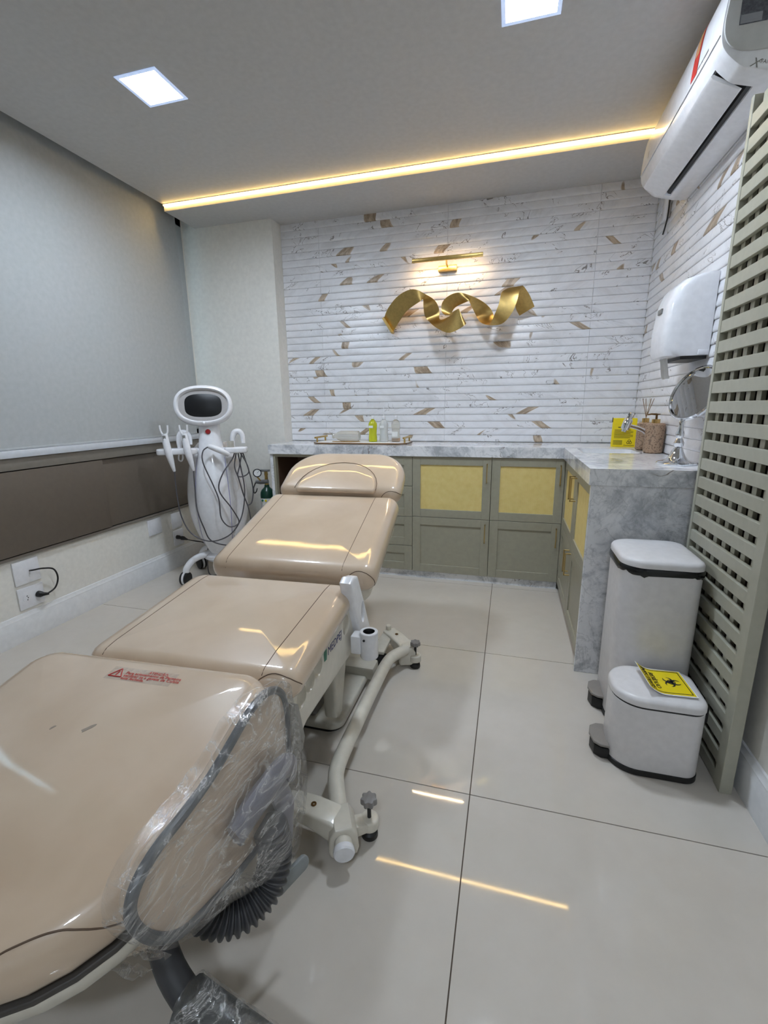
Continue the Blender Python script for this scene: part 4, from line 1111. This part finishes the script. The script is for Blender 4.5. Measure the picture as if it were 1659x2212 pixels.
    cable([(0.012, -0.150, 0.918), (-0.025, -0.165, 0.89), (-0.028, -0.185, 0.82), (0.02, -0.195, 0.68), (0.048, -0.20, 0.58), (0.052, -0.20, 0.46), (0.10, -0.20, 0.40), (0.155, -0.17, 0.42), (0.12, -0.19, 0.52), (0.055, -0.20, 0.64), (0.08, -0.18, 0.74), (0.14, -0.12, 0.83), (0.155, -0.10, 0.868)])
    cable([(0.165, -0.10, 0.868), (0.15, -0.115, 0.78), (0.17, -0.12, 0.70), (0.19, -0.12, 0.60), (0.215, -0.11, 0.50), (0.225, -0.10, 0.40)])
    cable([(0.19, -0.10, 0.868), (0.225, -0.11, 0.80), (0.235, -0.11, 0.74), (0.20, -0.12, 0.715), (0.165, -0.115, 0.72), (0.18, -0.11, 0.78), (0.20, -0.10, 0.866)])
    cable([(0.205, -0.09, 0.868), (0.235, -0.08, 0.74), (0.25, -0.07, 0.62), (0.235, -0.07, 0.53), (0.205, -0.08, 0.51)])
    cable([(-0.09, 0.02, 0.23), (-0.10, -0.02, 0.10), (-0.085, -0.05, 0.03), (-0.03, -0.04, 0.02), (0.05, 0.0, 0.02)])
    # base and castors
    add('base_hub', Lathe([(0, 0.13), (0.10, 0.13), (0.12, 0.15), (0.12, 0.17), (0.09, 0.195), (0, 0.20)], 28), PLASTIC)
    for a in (212, 328, 45, 135):
        ca, sa = math.cos(math.radians(a)), math.sin(math.radians(a))
        lp = spline([(0.06 * ca, 0.06 * sa, 0.165), (0.13 * ca, 0.13 * sa, 0.178), (0.20 * ca, 0.20 * sa, 0.160), (0.245 * ca, 0.245 * sa, 0.118), (0.255 * ca, 0.255 * sa, 0.088)], 5)
        lg = add('leg', Tube(lp, 0.022, 10), PLASTIC)
        wx, wy = 0.262 * ca, 0.262 * sa
        ax = Vector((0.8, 0.6, 0)) if a != 212 else Vector((0.95, -0.3, 0))
        for s in (-1, 1):
            c_ = Vector((wx, wy, 0.0445)) + ax * (0.015 * s)
            add('castor_wheel', Lathe([(0, -0.009), (0.030, -0.010), (0.043, -0.007), (0.044, 0.0), (0.043, 0.007), (0.030, 0.010), (0, 0.009)], 24, align(c_, ax)), BLACK, lg)
        add('castor_fork', Lathe([(0, -0.006), (0.046, -0.006), (0.046, 0.006), (0, 0.006)], 24, align((wx, wy, 0.0465), ax)), PLASTIC, lg)
    return t
machine()

# ------------------------------------------------------------------ oxygen cylinder
t = thing('oxygen_cylinder', 'small dark green gas cylinder with pressure gauge beside the counter end', 'gas cylinder', (-1.735, 2.975, 0))
c = T(-1.735, 2.975, 0)
obj('tank', Lathe([(0, 0.0005), (0.046, 0.0005), (0.052, 0.008), (0.052, 0.515), (0.050, 0.535), (0.040, 0.555), (0.022, 0.572), (0.018, 0.58), (0.018, 0.592), (0, 0.592)], 28, c), GREENP, t)
obj('paper_label', Lathe([(0.0524, 0.40), (0.0532, 0.40), (0.0532, 0.495), (0.0524, 0.495), (0.0524, 0.40)], 28, c), PAPER, t)
for xx_, mm_ in ((-1.748, GREENINK), (-1.722, YELLOW)):
    obj('label_mark', Prism([(xx_, 0.470), (xx_ + 0.010, 0.480), (xx_, 0.490), (xx_ - 0.010, 0.480)], XZ, 2.9205, 2.9235), mm_, t)
obj('valve', Lathe([(0, 0.59), (0.014, 0.59), (0.016, 0.60), (0.013, 0.615), (0.011, 0.66), (0.014, 0.665), (0.012, 0.69), (0, 0.691)], 16, c), BRASS, t)
obj('regulator', Tube([(-1.815, 2.96, 0.612), (-1.78, 2.965, 0.612), (-1.72, 2.97, 0.618)], [0.012, 0.018, 0.016], 12), STEEL, t)
obj('valve_key', Tube([(-1.765, 2.955, 0.700), (-1.695, 2.955, 0.702)], 0.009, 8), STEEL, t)
gz = obj('gauge', Lathe([(0, -0.012), (0.029, -0.012), (0.031, -0.006), (0.031, 0.012), (0.027, 0.014), (0.026, 0.010), (0, 0.010)], 26, align((-1.782, 2.93, 0.685), (0.62, -0.78, 0.05))), BLACK, t)
obj('gauge_dial', Lathe([(0, 0.0102), (0.024, 0.0102), (0.024, 0.0112), (0, 0.0112)], 26, align((-1.782, 2.93, 0.685), (0.62, -0.78, 0.05))), PAPER, gz)
dq = align((-1.782, 2.93, 0.685), (0.62, -0.78, 0.05))
obj('gauge_needle', Tube([dq @ Vector((0, 0, 0.0118)), dq @ Vector((0.012, 0.014, 0.0118))], 0.0012, 5), INK, gz)
obj('gauge_stem', Tube([(-1.782, 2.93, 0.655), (-1.775, 2.955, 0.625)], 0.006, 8), BRASS, t)
obj('hose', Tube(spline([(-1.815, 2.955, 0.61), (-1.826, 2.94, 0.57), (-1.815, 2.925, 0.535), (-1.795, 2.92, 0.545), (-1.79, 2.93, 0.57)], 5), 0.004, 7), BLACK, t)

# ------------------------------------------------------------------ examination chair
CXC = -0.792
chair = thing('examination_chair', 'beige leather examination chair with raised backrest and cream frame', 'examination chair', (CXC, 1.1, 0))
def rcap(x, z, rx, rz, n=28): return [(x + rx * math.cos(2 * PI * k / n), 0, z + rz * math.sin(2 * PI * k / n)) for k in range(n)]

def add_cushion(name, W, L, Tk, rad, re, crown, tilt, ctr, taper=0.0, re_b=None, seams=(), caps=(), label=None, yaw=2.4, extra=None):
    M = T(*ctr) @ Rz(yaw) @ Rx(tilt)
    bm = cushion(W, L, Tk, rad, re, crown, re_b, taper)
    bmesh.ops.recalc_face_normals(bm, faces=bm.faces)
    lines = []
    for pts in seams: lines.append(seam(bm, pts, (0, 0, -1), 0.0011, 0.0))
    for pts, d in caps: lines.append(seam(bm, pts, d, 0.0015, 0.0, False))
    if extra: extra(bm)
    bm.transform(M); o = obj(name, bm, LEATHER, chair, label, ang=60)
    for s_ in lines:
        if s_ is None: continue
        s_.transform(M); obj('seam', s_, STITCH, o)
    return o, M
def line(x0, y0, x1, y1, n=40): return [(x0 + (x1 - x0) * k / n, y0 + (y1 - y0) * k / n, 0) for k in range(n + 1)]
def arc_pts(cx, cz, rx, rz, a0, a1, n=30): return [(cx + rx * math.cos(math.radians(a0 + (a1 - a0) * k / n)), 0, cz + rz * math.sin(math.radians(a0 + (a1 - a0) * k / n))) for k in range(n + 1)]

# seat
seat, SM = add_cushion('seat_cushion', 0.612, 0.515, 0.088, (0.050, 0.06, 0.06, 0.050), 0.042, 0.012, 4.5, (-0.775, 1.088, 0.548),
    seams=(line(-0.245, -0.255, -0.235, 0.255), line(0.215, -0.255, 0.225, 0.255)),
    caps=((arc_pts(0.250, -0.052, 0.056, 0.046, -60, 240), (0, 1, 0)),))
# backrest
back, BM_ = add_cushion('back_cushion', 0.660, 0.600, 0.112, (0.06, 0.055, 0.055, 0.06), 0.050, 0.004, 17.0, (-0.792, 1.708, 0.662), taper=0.05,
    seams=(line(-0.255, -0.295, -0.245, 0.295), line(0.215, -0.295, 0.215, 0.295)),
    caps=((arc_pts(0.278, -0.066, 0.052, 0.055, -40, 220), (0, 1, 0)),))
# headrest
head, HM_ = add_cushion('headrest', 0.612, 0.325, 0.100, (0.05, 0.175, 0.175, 0.05), 0.045, 0.004, 30.0, (-0.790, 2.100, 0.846),
    seams=(), caps=((arc_pts(0.260, -0.058, 0.046, 0.048, -40, 220), (0, 1, 0)),))
ih = cushion(0.40, 0.215, 0.03, (0.02, 0.195, 0.195, 0.02), 0.016, 0.004); ih.transform(HM_ @ T(-0.005, -0.060, 0.0085)); obj('head_pillow', ih, LEATHER, head, ang=60)
gv = Tube([HM_ @ Vector((-0.005 + x, -0.060 + y, 0.0045)) for x, y in rrect(0.202, 0.109, (0.02, 0.197, 0.197, 0.02))[6:-6]], 0.0016, 6); obj('seam', gv, STITCH, head)
# leg rest
LOC = {}
def keep(bm): LOC['leg'] = BVHTree.FromBMesh(bm)
leg, LM = add_cushion('leg_rest', 0.650, 0.600, 0.100, (0.26, 0.075, 0.075, 0.26), 0.044, 0.012, 10.5, (-0.807, 0.520, 0.5015), yaw=3.0,
    caps=((spline([(0.290, -0.150, -0.065), (0.25, -0.172, -0.035), (0.222, -0.187, -0.022), (0.185, -0.215, -0.018), (0.15, -0.243, -0.020), (0.08, -0.265, -0.022), (0.0, -0.275, -0.022), (-0.1, -0.265, -0.022)], 6), (-0.35, 0.75, -0.55)),), extra=keep)
def drape(bm, off=0.0):
    """drops a flat local mesh onto the leg rest surface"""
    for v in bm.verts:
        h = LOC['leg'].ray_cast(Vector((v.co.x, v.co.y, 0.5)), Vector((0, 0, -1)))
        if h[0] is not None: v.co.z += h[0].z + off
    bm.transform(LM); return bm
# warning sticker printed in red
sx0, sy0 = 0.025, 0.230
sb_ = nb(); rows = [[sb_.verts.new((sx0 - 0.088 + 0.172 * i / 10, sy0 - 0.022 + 0.042 * j / 4, 0)) for j in range(5)] for i in range(11)]
for a, b in zip(rows, rows[1:]):
    for k in range(4): sb_.faces.new((a[k], b[k], b[k + 1], a[k + 1]))
bmesh.ops.solidify(sb_, geom=sb_.faces[:], thickness=-0.0004)
def m_sticker():
    q = NT('clear_sticker'); tr = q.n('ShaderNodeBsdfTransparent'); mx = q.n('ShaderNodeMixShader'); mx.inputs[0].default_value = 0.22
    q.b.inputs['Base Color'].default_value = lin((226, 214, 204)); q.b.inputs['Roughness'].default_value = 0.15
    q.l(tr.outputs[0], mx.inputs[1]); q.l(q.b.outputs[0], mx.inputs[2]); q.l(mx.outputs[0], q.o.inputs['Surface']); return q.m
sti = obj('sticker', drape(sb_, 0.0005), m_sticker(), leg, 'clear sticker with red warning text')
stk = nb()
for i, (s_, ln) in enumerate((('ATEN\u00c7\u00c3O', 0.0105), ('Para acionamento da Perneira', 0.0120), ('verificar se a gaveta de Coleta', 0.0120), ('est\u00e1 fechada.', 0.0120))):
    text(stk, s_, ln, T(sx0 - 0.045 if i else sx0 + 0.010, sy0 + 0.008 - 0.0088 * i, 0), depth=0.0002)
for a, b in (((-0.082, -0.012), (-0.048, -0.012)), ((-0.048, -0.012), (-0.065, 0.014)), ((-0.065, 0.014), (-0.082, -0.012))):
    tube(stk, [(sx0 + a[0], sy0 + a[1], 0.0), (sx0 + b[0], sy0 + b[1], 0.0)], 0.0012, 5)
tube(stk, [(sx0 - 0.065, sy0 + 0.006, 0.0), (sx0 - 0.065, sy0 - 0.008, 0.0)], 0.0013, 5)
obj('sticker_print', drape(stk, 0.0012), REDINK, leg, 'red warning text and triangle', flip=False)
# worn spots on the leg rest
for (x, y, rx, ry, a) in ((0.025, 0.075, 0.013, 0.0055, 50), (-0.050, 0.065, 0.0055, 0.003, 60)):
    wp = nb(); n = 16; ca, sa = math.cos(math.radians(a)), math.sin(math.radians(a))
    for zz_ in (0.0, 0.0006):
        pass
    vs_ = []
    for k in range(n):
        q = 2 * PI * k / n; px = rx * (1 + 0.25 * math.sin(3 * q + x * 60)) * math.cos(q); py = ry * (1 + 0.3 * math.cos(2 * q)) * math.sin(q)
        vs_.append((x + px * ca - py * sa, y + px * sa + py * ca))
    lo = [wp.verts.new((p, q, -0.001)) for p, q in vs_]; hi = [wp.verts.new((p, q, 0.0005)) for p, q in vs_]
    wp.faces.new(lo[::-1]); wp.faces.new(hi)
    for k in range(n): wp.faces.new((lo[k], lo[(k + 1) % n], hi[(k + 1) % n], hi[k]))
    obj('worn_spot', drape(wp), mat('worn_grey', (146, 134, 120), 0.6), leg)

# shells under the cushions
def tray(name, W, L, Tk, rad, M, dz, m=CREAM):
    bm = cushion(W, L, Tk, rad, 0.006, 0.0, 0.045); bm.transform(M @ T(0, 0, dz)); return obj(name, bm, m, chair, ang=50)
tray('leg_shell', 0.640, 0.592, 0.060, (0.26, 0.07, 0.07, 0.26), LM, -0.104)
gk = cushion(0.642, 0.594, 0.012, (0.26, 0.07, 0.07, 0.26), 0.003, 0.0, 0.003); gk.transform(LM @ T(0, 0, -0.094)); obj('leg_gasket', gk, mat('gasket', (66, 62, 58), 0.5), chair)
tray('back_shell', 0.600, 0.56, 0.075, (0.06, 0.05, 0.05, 0.06), BM_, -0.112)
tray('head_shell', 0.46, 0.20, 0.045, (0.04, 0.10, 0.10, 0.04), HM_, -0.102)
bs = Tube([HM_ @ Vector((0, -0.05, -0.13)), BM_ @ Vector((0, 0.24, -0.16))], 0.02, 10); obj('head_bracket', bs, STEEL, chair)
# lower cushion stowed below the leg rest
lc = cushion(0.40, 0.30, 0.10, (0.17, 0.05, 0.05, 0.17), 0.03, 0.0); lc.transform(T(CXC + 0.10, 0.545, 0.345) @ Rx(8)); obj('lower_cushion', lc, LEATHER, chair, ang=60)

# side panels of the seat
def side_panel(x0, x1):
    poly = [(0.835, 0.488), (0.838, 0.40), (0.842, 0.315), (0.872, 0.292), (0.905, 0.310), (0.955, 0.325), (1.30, 0.322), (1.345, 0.335), (1.365, 0.365), (1.335, 0.44), (1.300, 0.505), (1.22, 0.500)]
    return Prism(poly, YZ, x0, x1, 0.012, 3)
sp = obj('side_panel', side_panel(-0.535, -0.486), CREAM, chair)
def ell(cy, cz, ry, rz, x0=-0.501, n=22):
    return Lathe([(0, -0.022), (0.55, -0.019), (0.85, -0.010), (1.0, 0.006), (1.02, 0.03), (0, 0.03)], n, Matrix(((0, 0, 1, x0 + 0.015), (ry, 0, 0, cy), (0, rz, 0, cz), (0, 0, 0, 1))))
cut(sp, [ell(1.265, 0.455, 0.030, 0.036), ell(1.040, 0.440, 0.030, 0.034), ell(0.985, 0.430, 0.030, 0.034), ell(0.930, 0.418, 0.030, 0.034)])
obj('side_panel', side_panel(-1.060, -1.012), CREAM, chair)
LG = Matrix(((0, 0, 1, -0.4857), (1, 0, 0, 0), (0, 1, 0, 0), (0, 0, 0, 1)))
lt = nb(); text(lt, 'MEDPEJ', 0.036, LG @ T(1.108, 0.434, 0) @ Matrix.Diagonal((0.98, 1, 1, 1)), shear=0.12, depth=0.0003); obj('logo_lettering', lt, BLUEINK, sp, 'dark blue lettering')
lf = [(1.082, 0.429), (1.098, 0.427), (1.102, 0.445), (1.102, 0.463), (1.088, 0.463), (1.080, 0.453)]
obj('logo_leaf', Prism(lf, YZ, -0.487, -0.4852, 0.0003, 1), GREENINK, sp, 'green leaf mark')
# link arm beside the hinge
la = obj('link_arm', Prism([(1.262, 0.600), (1.290, 0.612), (1.335, 0.600), (1.366, 0.54), (1.455, 0.362), (1.460, 0.305), (1.405, 0.290), (1.356, 0.340), (1.318, 0.44), (1.285, 0.51), (1.275, 0.56)], YZ, -0.506, -0.462, 0.010, 3), PLASTIC, chair)
cut(la, [ell(1.372, 0.455, 0.020, 0.042, -0.477)])
obj('link_arm', Prism([(1.290, 0.500), (1.345, 0.500), (1.432, 0.375), (1.385, 0.315), (1.318, 0.44)], YZ, -1.060, -1.010, 0.010, 3), PLASTIC, chair)
# grey plate and lower lobe near the leg rest
obj('hinge_plate', Prism([(0.835, 0.47), (0.875, 0.44), (0.90, 0.33), (0.885, 0.305), (0.845, 0.31), (0.825, 0.38)], YZ, -0.500, -0.465, 0.006, 2), mat('hinge_grey', (138, 136, 130), 0.4), chair)
obj('lower_lobe', Prism([(0.82, 0.39), (0.90, 0.345), (0.93, 0.30), (0.915, 0.225), (0.89, 0.195), (0.85, 0.20), (0.815, 0.28)], YZ, -0.585, -0.500, 0.014, 3), CREAM, chair)
# under-frame, column and foot plate
obj('seat_frame', Box(-1.05, -0.535, 0.86, 1.34, 0.34, 0.425, 0.02, 3), CREAM2, chair)
obj('lift_column', Prism([(1.30, 0.06), (1.62, 0.06), (1.34, 0.36), (0.98, 0.36)], YZ, -0.94, -0.62, 0.02, 3), mat('column_dark', (70, 66, 62), 0.5), chair)
obj('foot_plate', Prism(rrect(0.265, 0.235, (0.05,) * 4), T(-0.795, 1.525, 0), 0.014, 0.048, 0.012, 3), CREAM2, chair)
obj('foot_skirt', Prism(rrect(0.252, 0.222, (0.05,) * 4), T(-0.795, 1.525, 0), 0.0008, 0.02), BLACK, chair)
obj('scissor_cover', Prism([(1.215, 0.335), (1.345, 0.345), (1.335, 0.27), (1.285, 0.115), (1.255, 0.108), (1.235, 0.12), (1.225, 0.22)], YZ, -0.565, -0.515, 0.012, 3), CREAM2, chair)
# accessory tube holder
th = Lathe([(0.020, 0.425), (0.029, 0.425), (0.0305, 0.423), (0.0305, 0.336), (0.029, 0.333), (0.019, 0.333), (0.019, 0.345), (0.020, 0.425)], 30, T(-0.418, 1.297, 0)); hold = obj('tube_holder', th, PLASTIC, chair)
obj('holder_sleeve', Lathe([(0.0195, 0.424), (0.0165, 0.418), (0.0165, 0.34), (0.0195, 0.336)], 24, T(-0.418, 1.297, 0)), BLACK, hold)
obj('holder_screw', Lathe([(0, 0), (0.004, 0), (0.004, 0.003), (0, 0.003)], 10, align((-0.4255, 1.267, 0.405), (-0.25, -1, 0))), BLACK, hold)
obj('holder_bracket', Box(-0.475, -0.440, 1.272, 1.318, 0.348, 0.412, 0.004), PLASTIC, chair)
# outrigger with two levelling feet
zt_ = 0.075
op = spline([(-0.352, 0.850, 0.058), (-0.385, 0.915, 0.066), (-0.432, 1.005, 0.078), (-0.452, 1.055, 0.082), (-0.459, 1.12, 0.084), (-0.461, 1.25, 0.085), (-0.462, 1.40, 0.086), (-0.461, 1.55, 0.086), (-0.459, 1.64, 0.086), (-0.450, 1.70, 0.086), (-0.43, 1.745, 0.085), (-0.395, 1.805, 0.08)], 6)
obj('outrigger_tube', Tube(op, 0.024, 18), CREAM, chair)
for yy in (1.12, 1.045): obj('tube_screw', Lathe([(0, 0), (0.005, 0), (0.004, 0.004), (0, 0.005)], 10, align((-0.4445 if yy > 1.1 else -0.4325, yy, 0.079), (1, 0.1, 0))), STEEL, chair)
def foot(cx, cy, kx, ky, arm, cap):
    """bracket: saddle on the tube, arm towards the chair, knob and rubber pad"""
    b = nb()
    prism(b, [(-0.034, 0.012), (0.034, 0.012), (0.040, 0.03), (0.036, 0.075), (0.022, 0.098), (-0.022, 0.098), (-0.036, 0.075), (-0.040, 0.03)], T(cx, cy, 0) @ Rz(cap) @ XZ, -0.040, 0.045, 0.008, 3)
    br = obj('foot_bracket', b, CREAM, chair)
    a = Vector((arm[0], arm[1], 0)); s = Vector((cx, cy, 0)); L_ = (a - s).length
    arm_b = nb(); prism(arm_b, [(0.0, 0.092), (0.02, 0.100), (L_ * 0.55, 0.104), (L_, 0.098), (L_, 0.062), (L_ * 0.55, 0.058), (0.03, 0.040), (0.0, 0.034)], T(cx, cy, 0) @ Rz(math.degrees(math.atan2(a.y - s.y, a.x - s.x))) @ XZ, -0.034, 0.034, 0.008, 3)
    obj('bracket_arm', arm_b, CREAM, br)
    mid = s.lerp(a, 0.55)
    obj('bracket_bolt', Lathe([(0.0045, 0.0), (0.0075, 0.0), (0.0075, 0.002), (0.003, 0.002), (0.003, -0.002), (0, -0.002)], 14, T(mid.x, mid.y, 0.1045)), BRONZE, br)
    k = nb(); prism(k, [(kx + 0.026 * math.cos(q) , ky + 0.026 * math.sin(q)) for q in [2 * PI * i / 20 for i in range(20)]], Matrix.Identity(4), 0.030, 0.062, 0.006, 3); 
    dv = (Vector((kx, ky, 0)) - s); prism(k, [(0.0, 0.034), (dv.length, 0.034), (dv.length, 0.058), (0.0, 0.075)], T(cx, cy, 0) @ Rz(math.degrees(math.atan2(dv.y, dv.x))) @ XZ, -0.022, 0.022, 0.005, 2)
    obj('foot_lug', k, CREAM, br)
    obj('levelling_screw', Tube([(kx, ky, 0.02), (kx, ky, 0.112)], 0.0055, 10), BLACK, br)
    kb = [((0.0205 + 0.0025 * math.cos(7 * q)) * math.cos(q), (0.0205 + 0.0025 * math.cos(7 * q)) * math.sin(q)) for q in [2 * PI * i / 56 for i in range(56)]]
    obj('levelling_knob', Prism(kb, T(kx, ky, 0), 0.106, 0.126, 0.004, 2), mat('knob_grey', (134, 130, 128), 0.45), br)
    obj('rubber_pad', Lathe([(0, 0.0006), (0.021, 0.0006), (0.023, 0.004), (0.022, 0.016), (0.016, 0.022), (0, 0.024)], 20, T(kx, ky, 0)), BLACK, br)
    return br
f1 = foot(-0.378, 0.905, -0.318, 0.955, (-0.53, 0.925), 28)
obj('tube_end_cap', Lathe([(0, 0.0), (0.0265, 0.0), (0.0275, 0.004), (0.0275, 0.012), (0.0245, 0.016), (0, 0.017)], 28, align((-0.354, 0.853, 0.058), (0.40, -0.86, -0.07))), PLASTIC, f1, 'white round end cap')
f2 = foot(-0.405, 1.812, -0.362, 1.795, (-0.52, 1.93), 20)
obj('bracket_stud', Lathe([(0, 0.1), (0.013, 0.1), (0.013, 0.118), (0.010, 0.121), (0, 0.121)], 14, T(-0.520, 1.925, 0)), CREAM, f2)
cw = nb(); lathe(cw, [(0, -0.016), (0.028, -0.016), (0.036, -0.012), (0.037, 0.0), (0.036, 0.012), (0.028, 0.016), (0, 0.016)], 26, align((-0.505, 1.745, 0.0375), (0.95, -0.3, 0)))
wh = obj('castor_wheel', cw, BLACK, f2)
obj('wheel_disc', Lathe([(0, 0.0162), (0.026, 0.0162), (0.024, 0.019), (0, 0.019)], 24, align((-0.505, 1.745, 0.0375), (0.95, -0.3, 0))), mat('wheel_grey', (84, 82, 84), 0.5), wh)
obj('castor_arm', Box(-0.545, -0.49, 1.73, 1.90, 0.074, 0.092, 0.006), CREAM2, f2)
obj('center_beam', Box(-0.90, -0.80, 0.88, 1.32, 0.040, 0.090, 0.01), CREAM2, chair)
obj('cross_beam', Box(-0.90, -0.50, 0.885, 0.955, 0.050, 0.098, 0.01), CREAM2, chair)
obj('cross_beam', Box(-0.64, -0.50, 1.60, 1.68, 0.030, 0.085, 0.01), CREAM2, chair)

# wrapped side pad, its hinge and film
PADX = -0.452
pad_o = [(0.750, 0.565), (0.700, 0.588), (0.640, 0.585), (0.575, 0.566), (0.52, 0.552), (0.46, 0.547), (0.405, 0.546), (0.366, 0.532), (0.350, 0.505), (0.356, 0.465), (0.382, 0.412), (0.422, 0.366), (0.47, 0.342), (0.53, 0.318), (0.60, 0.296), (0.67, 0.285), (0.730, 0.30), (0.768, 0.36), (0.782, 0.45), (0.776, 0.525)]
po = [(p.x, p.y) for p in spline([(a, b, 0) for a, b in pad_o], 4, True)]
pad = obj('side_pad', Prism(po, YZ, PADX - 0.022, PADX + 0.004, 0.010, 3), LEATHER, chair, 'beige padded leg support wrapped in film', ang=50)
obj('pad_rim', Tube([(PADX + 0.002 - 0.0, a, b) for a, b in po], 0.0085, 10, True), mat('rim_grey', (84, 86, 90), 0.35), pad, 'dark grey edge trim')
hg = nb()
tube(hg, spline([(-0.425, 0.545, 0.415), (-0.418, 0.585, 0.425), (-0.408, 0.64, 0.43), (-0.405, 0.695, 0.425), (-0.410, 0.735, 0.395), (-0.42, 0.75, 0.35)], 5), [0.010 + 0.020 * math.sin(PI * min(1.0, 0.25 + 0.03 * k)) ** 0.6 for k in range(26)], 16)
tube(hg, [(-0.428, 0.69, 0.40), (-0.420, 0.715, 0.31), (-0.425, 0.71, 0.22)], [0.026, 0.028, 0.022], 14)
for v in hg.verts: v.co.x = -0.440 + (v.co.x + 0.440) * 0.6
obj('pad_hinge', hg, mat('hinge_violet_grey', (128, 126, 136), 0.4), pad, 'grey plastic hinge')
# film skin: closed bag around pad and hinge with creased surface
film_o = [(0.785, 0.562), (0.73, 0.596), (0.67, 0.606), (0.60, 0.598), (0.52, 0.572), (0.45, 0.566), (0.385, 0.566), (0.350, 0.548), (0.334, 0.515), (0.340, 0.470), (0.372, 0.408), (0.415, 0.355), (0.461, 0.328), (0.522, 0.300), (0.585, 0.262), (0.646, 0.205), (0.725, 0.150), (0.765, 0.155), (0.785, 0.229), (0.806, 0.305), (0.805, 0.407), (0.798, 0.497)]
fo = [(p.x, p.y) for p in spline([(a, b, 0) for a, b in film_o], 5, True)]
fc = Vector((sum(p[0] for p in fo) / len(fo), sum(p[1] for p in fo) / len(fo)))
random.seed(3)
fb = nb(); rr = []
lv = [(1.0, PADX - 0.026), (1.004, PADX - 0.01), (1.0, PADX + 0.010)] + [(1 - 0.11 * k, None) for k in range(1, 9)]
from mathutils import noise as mnoise
for j, (s_, xx) in enumerate(lv):
    row = []
    for k, (a, b) in enumerate(fo):
        y = fc.x + (a - fc.x) * s_; z = fc.y + (b - fc.y) * s_
        if xx is None:
            dh = math.exp(-((y - 0.655) ** 2 / 0.018 + (z - 0.36) ** 2 / 0.025))
            x = PADX + 0.015 + 0.068 * dh
        else: x = xx + (0.03 * math.exp(-((y - 0.76) ** 2 / 0.01 + (z - 0.30) ** 2 / 0.03)) if j == 2 else 0)
        nz = mnoise.noise(Vector((y * 38, z * 38, j * 0.6))) * 0.0045 + mnoise.noise(Vector((y * 90, z * 90, 5))) * 0.002
        edge = 1 + (0.012 * mnoise.noise(Vector((k * 0.55, j, 2))))
        row.append(fb.verts.new((x + nz, fc.x + (y - fc.x) * edge, fc.y + (z - fc.y) * edge)))
    rr.append(row)
n = len(fo)
for a, b in zip(rr, rr[1:]):
    for k in range(n): fb.faces.new((a[k], a[(k + 1) % n], b[(k + 1) % n], b[k]))
fb.faces.new(rr[-1])
obj('plastic_film', fb, FILM, pad, 'clear cling film wrapped round the pad', ang=180)

# corrugated hose below the pad
hp = spline([(-0.428, 0.650, 0.330), (-0.420, 0.650, 0.265), (-0.424, 0.618, 0.215), (-0.455, 0.570, 0.198), (-0.498, 0.540, 0.218), (-0.535, 0.528, 0.275)], 40)
L_ = 0; rad = []
for i, p in enumerate(hp):
    if i: L_ += (p - hp[i - 1]).length
    rad.append(0.0305 + 0.0044 * math.copysign(abs(math.sin(L_ * 2 * PI / 0.0120)) ** 0.6, math.sin(L_ * 2 * PI / 0.0120)))
hose = obj('corrugated_hose', Tube(hp, rad, 20), mat('hose_black', (74, 74, 76), 0.4), chair, 'black corrugated rubber bellows', ang=60)
obj('grey_paddle', Prism(rrect(0.016, 0.045, (0.015,) * 4), T(-0.398, 0.668, 0.190) @ Ry(80) @ Rx(25), -0.005, 0.005, 0.002, 2), mat('paddle_grey', (136, 140, 140), 0.45), chair)
# wrapped support roll low at the near end
rp = spline([(-0.478, 0.442, 0.172), (-0.44, 0.436, 0.168), (-0.38, 0.428, 0.160), (-0.32, 0.420, 0.153), (-0.27, 0.414, 0.148)], 5)
roll = obj('support_roll', Tube(rp, 0.038, 18), mat('roll_dark', (58, 60, 60), 0.5), chair, 'dark padded roll wrapped in film')
fr2 = nb(); rr = []
Pm = rp
for j in range(len(Pm)):
    ring = []
    tdir = (Pm[min(j + 1, len(Pm) - 1)] - Pm[max(j - 1, 0)]).normalized(); nn = tdir.orthogonal().normalized(); bb = tdir.cross(nn)
    for k in range(28):
        a = 2 * PI * k / 28
        r_ = 0.042 + 0.004 * mnoise.noise(Vector((j * 0.8, math.cos(a) * 3, math.sin(a) * 3)))
        ring.append(fr2.verts.new(Pm[j] + (nn * math.cos(a) + bb * math.sin(a)) * r_))
    rr.append(ring)
for a, b in zip(rr, rr[1:]):
    for k in range(28): fr2.faces.new((a[k], a[(k + 1) % 28], b[(k + 1) % 28], b[k]))
obj('roll_film', fr2, FILM, roll, 'clear cling film round the roll', ang=180)
obj('roll_arm', Tube(spline([(-0.465, 0.440, 0.172), (-0.54, 0.47, 0.200), (-0.62, 0.54, 0.24), (-0.70, 0.70, 0.24), (-0.74, 0.92, 0.23)], 5), 0.024, 12), mat('arm_dark', (70, 70, 72), 0.5), chair)
# torn scraps of film hanging under the leg shell
for (sx_, sy_, sz_, sd) in ((-0.520, 0.372, 0.330, 1), (-0.505, 0.395, 0.335, 2)):
    sf = nb(); rows = []
    for i in range(7):
        rows.append([sf.verts.new((sx_ + 0.009 * (i - 3) + 0.008 * mnoise.noise(Vector((i * .7, j * .9, sd))), sy_ + 0.006 * j + 0.012 * mnoise.noise(Vector((i, j * .6, sd + 9))), sz_ - 0.006 * j + 0.012 * mnoise.noise(Vector((i * .8, j, sd + 4))))) for j in range(6)])
    for a, b in zip(rows, rows[1:]):
        for k in range(5): sf.faces.new((a[k], a[k + 1], b[k + 1], b[k]))
    obj('film_scrap', sf, m_film('film_scrap%d' % sd, 0.4, 0.5), chair, 'torn scrap of clear film', ang=180)
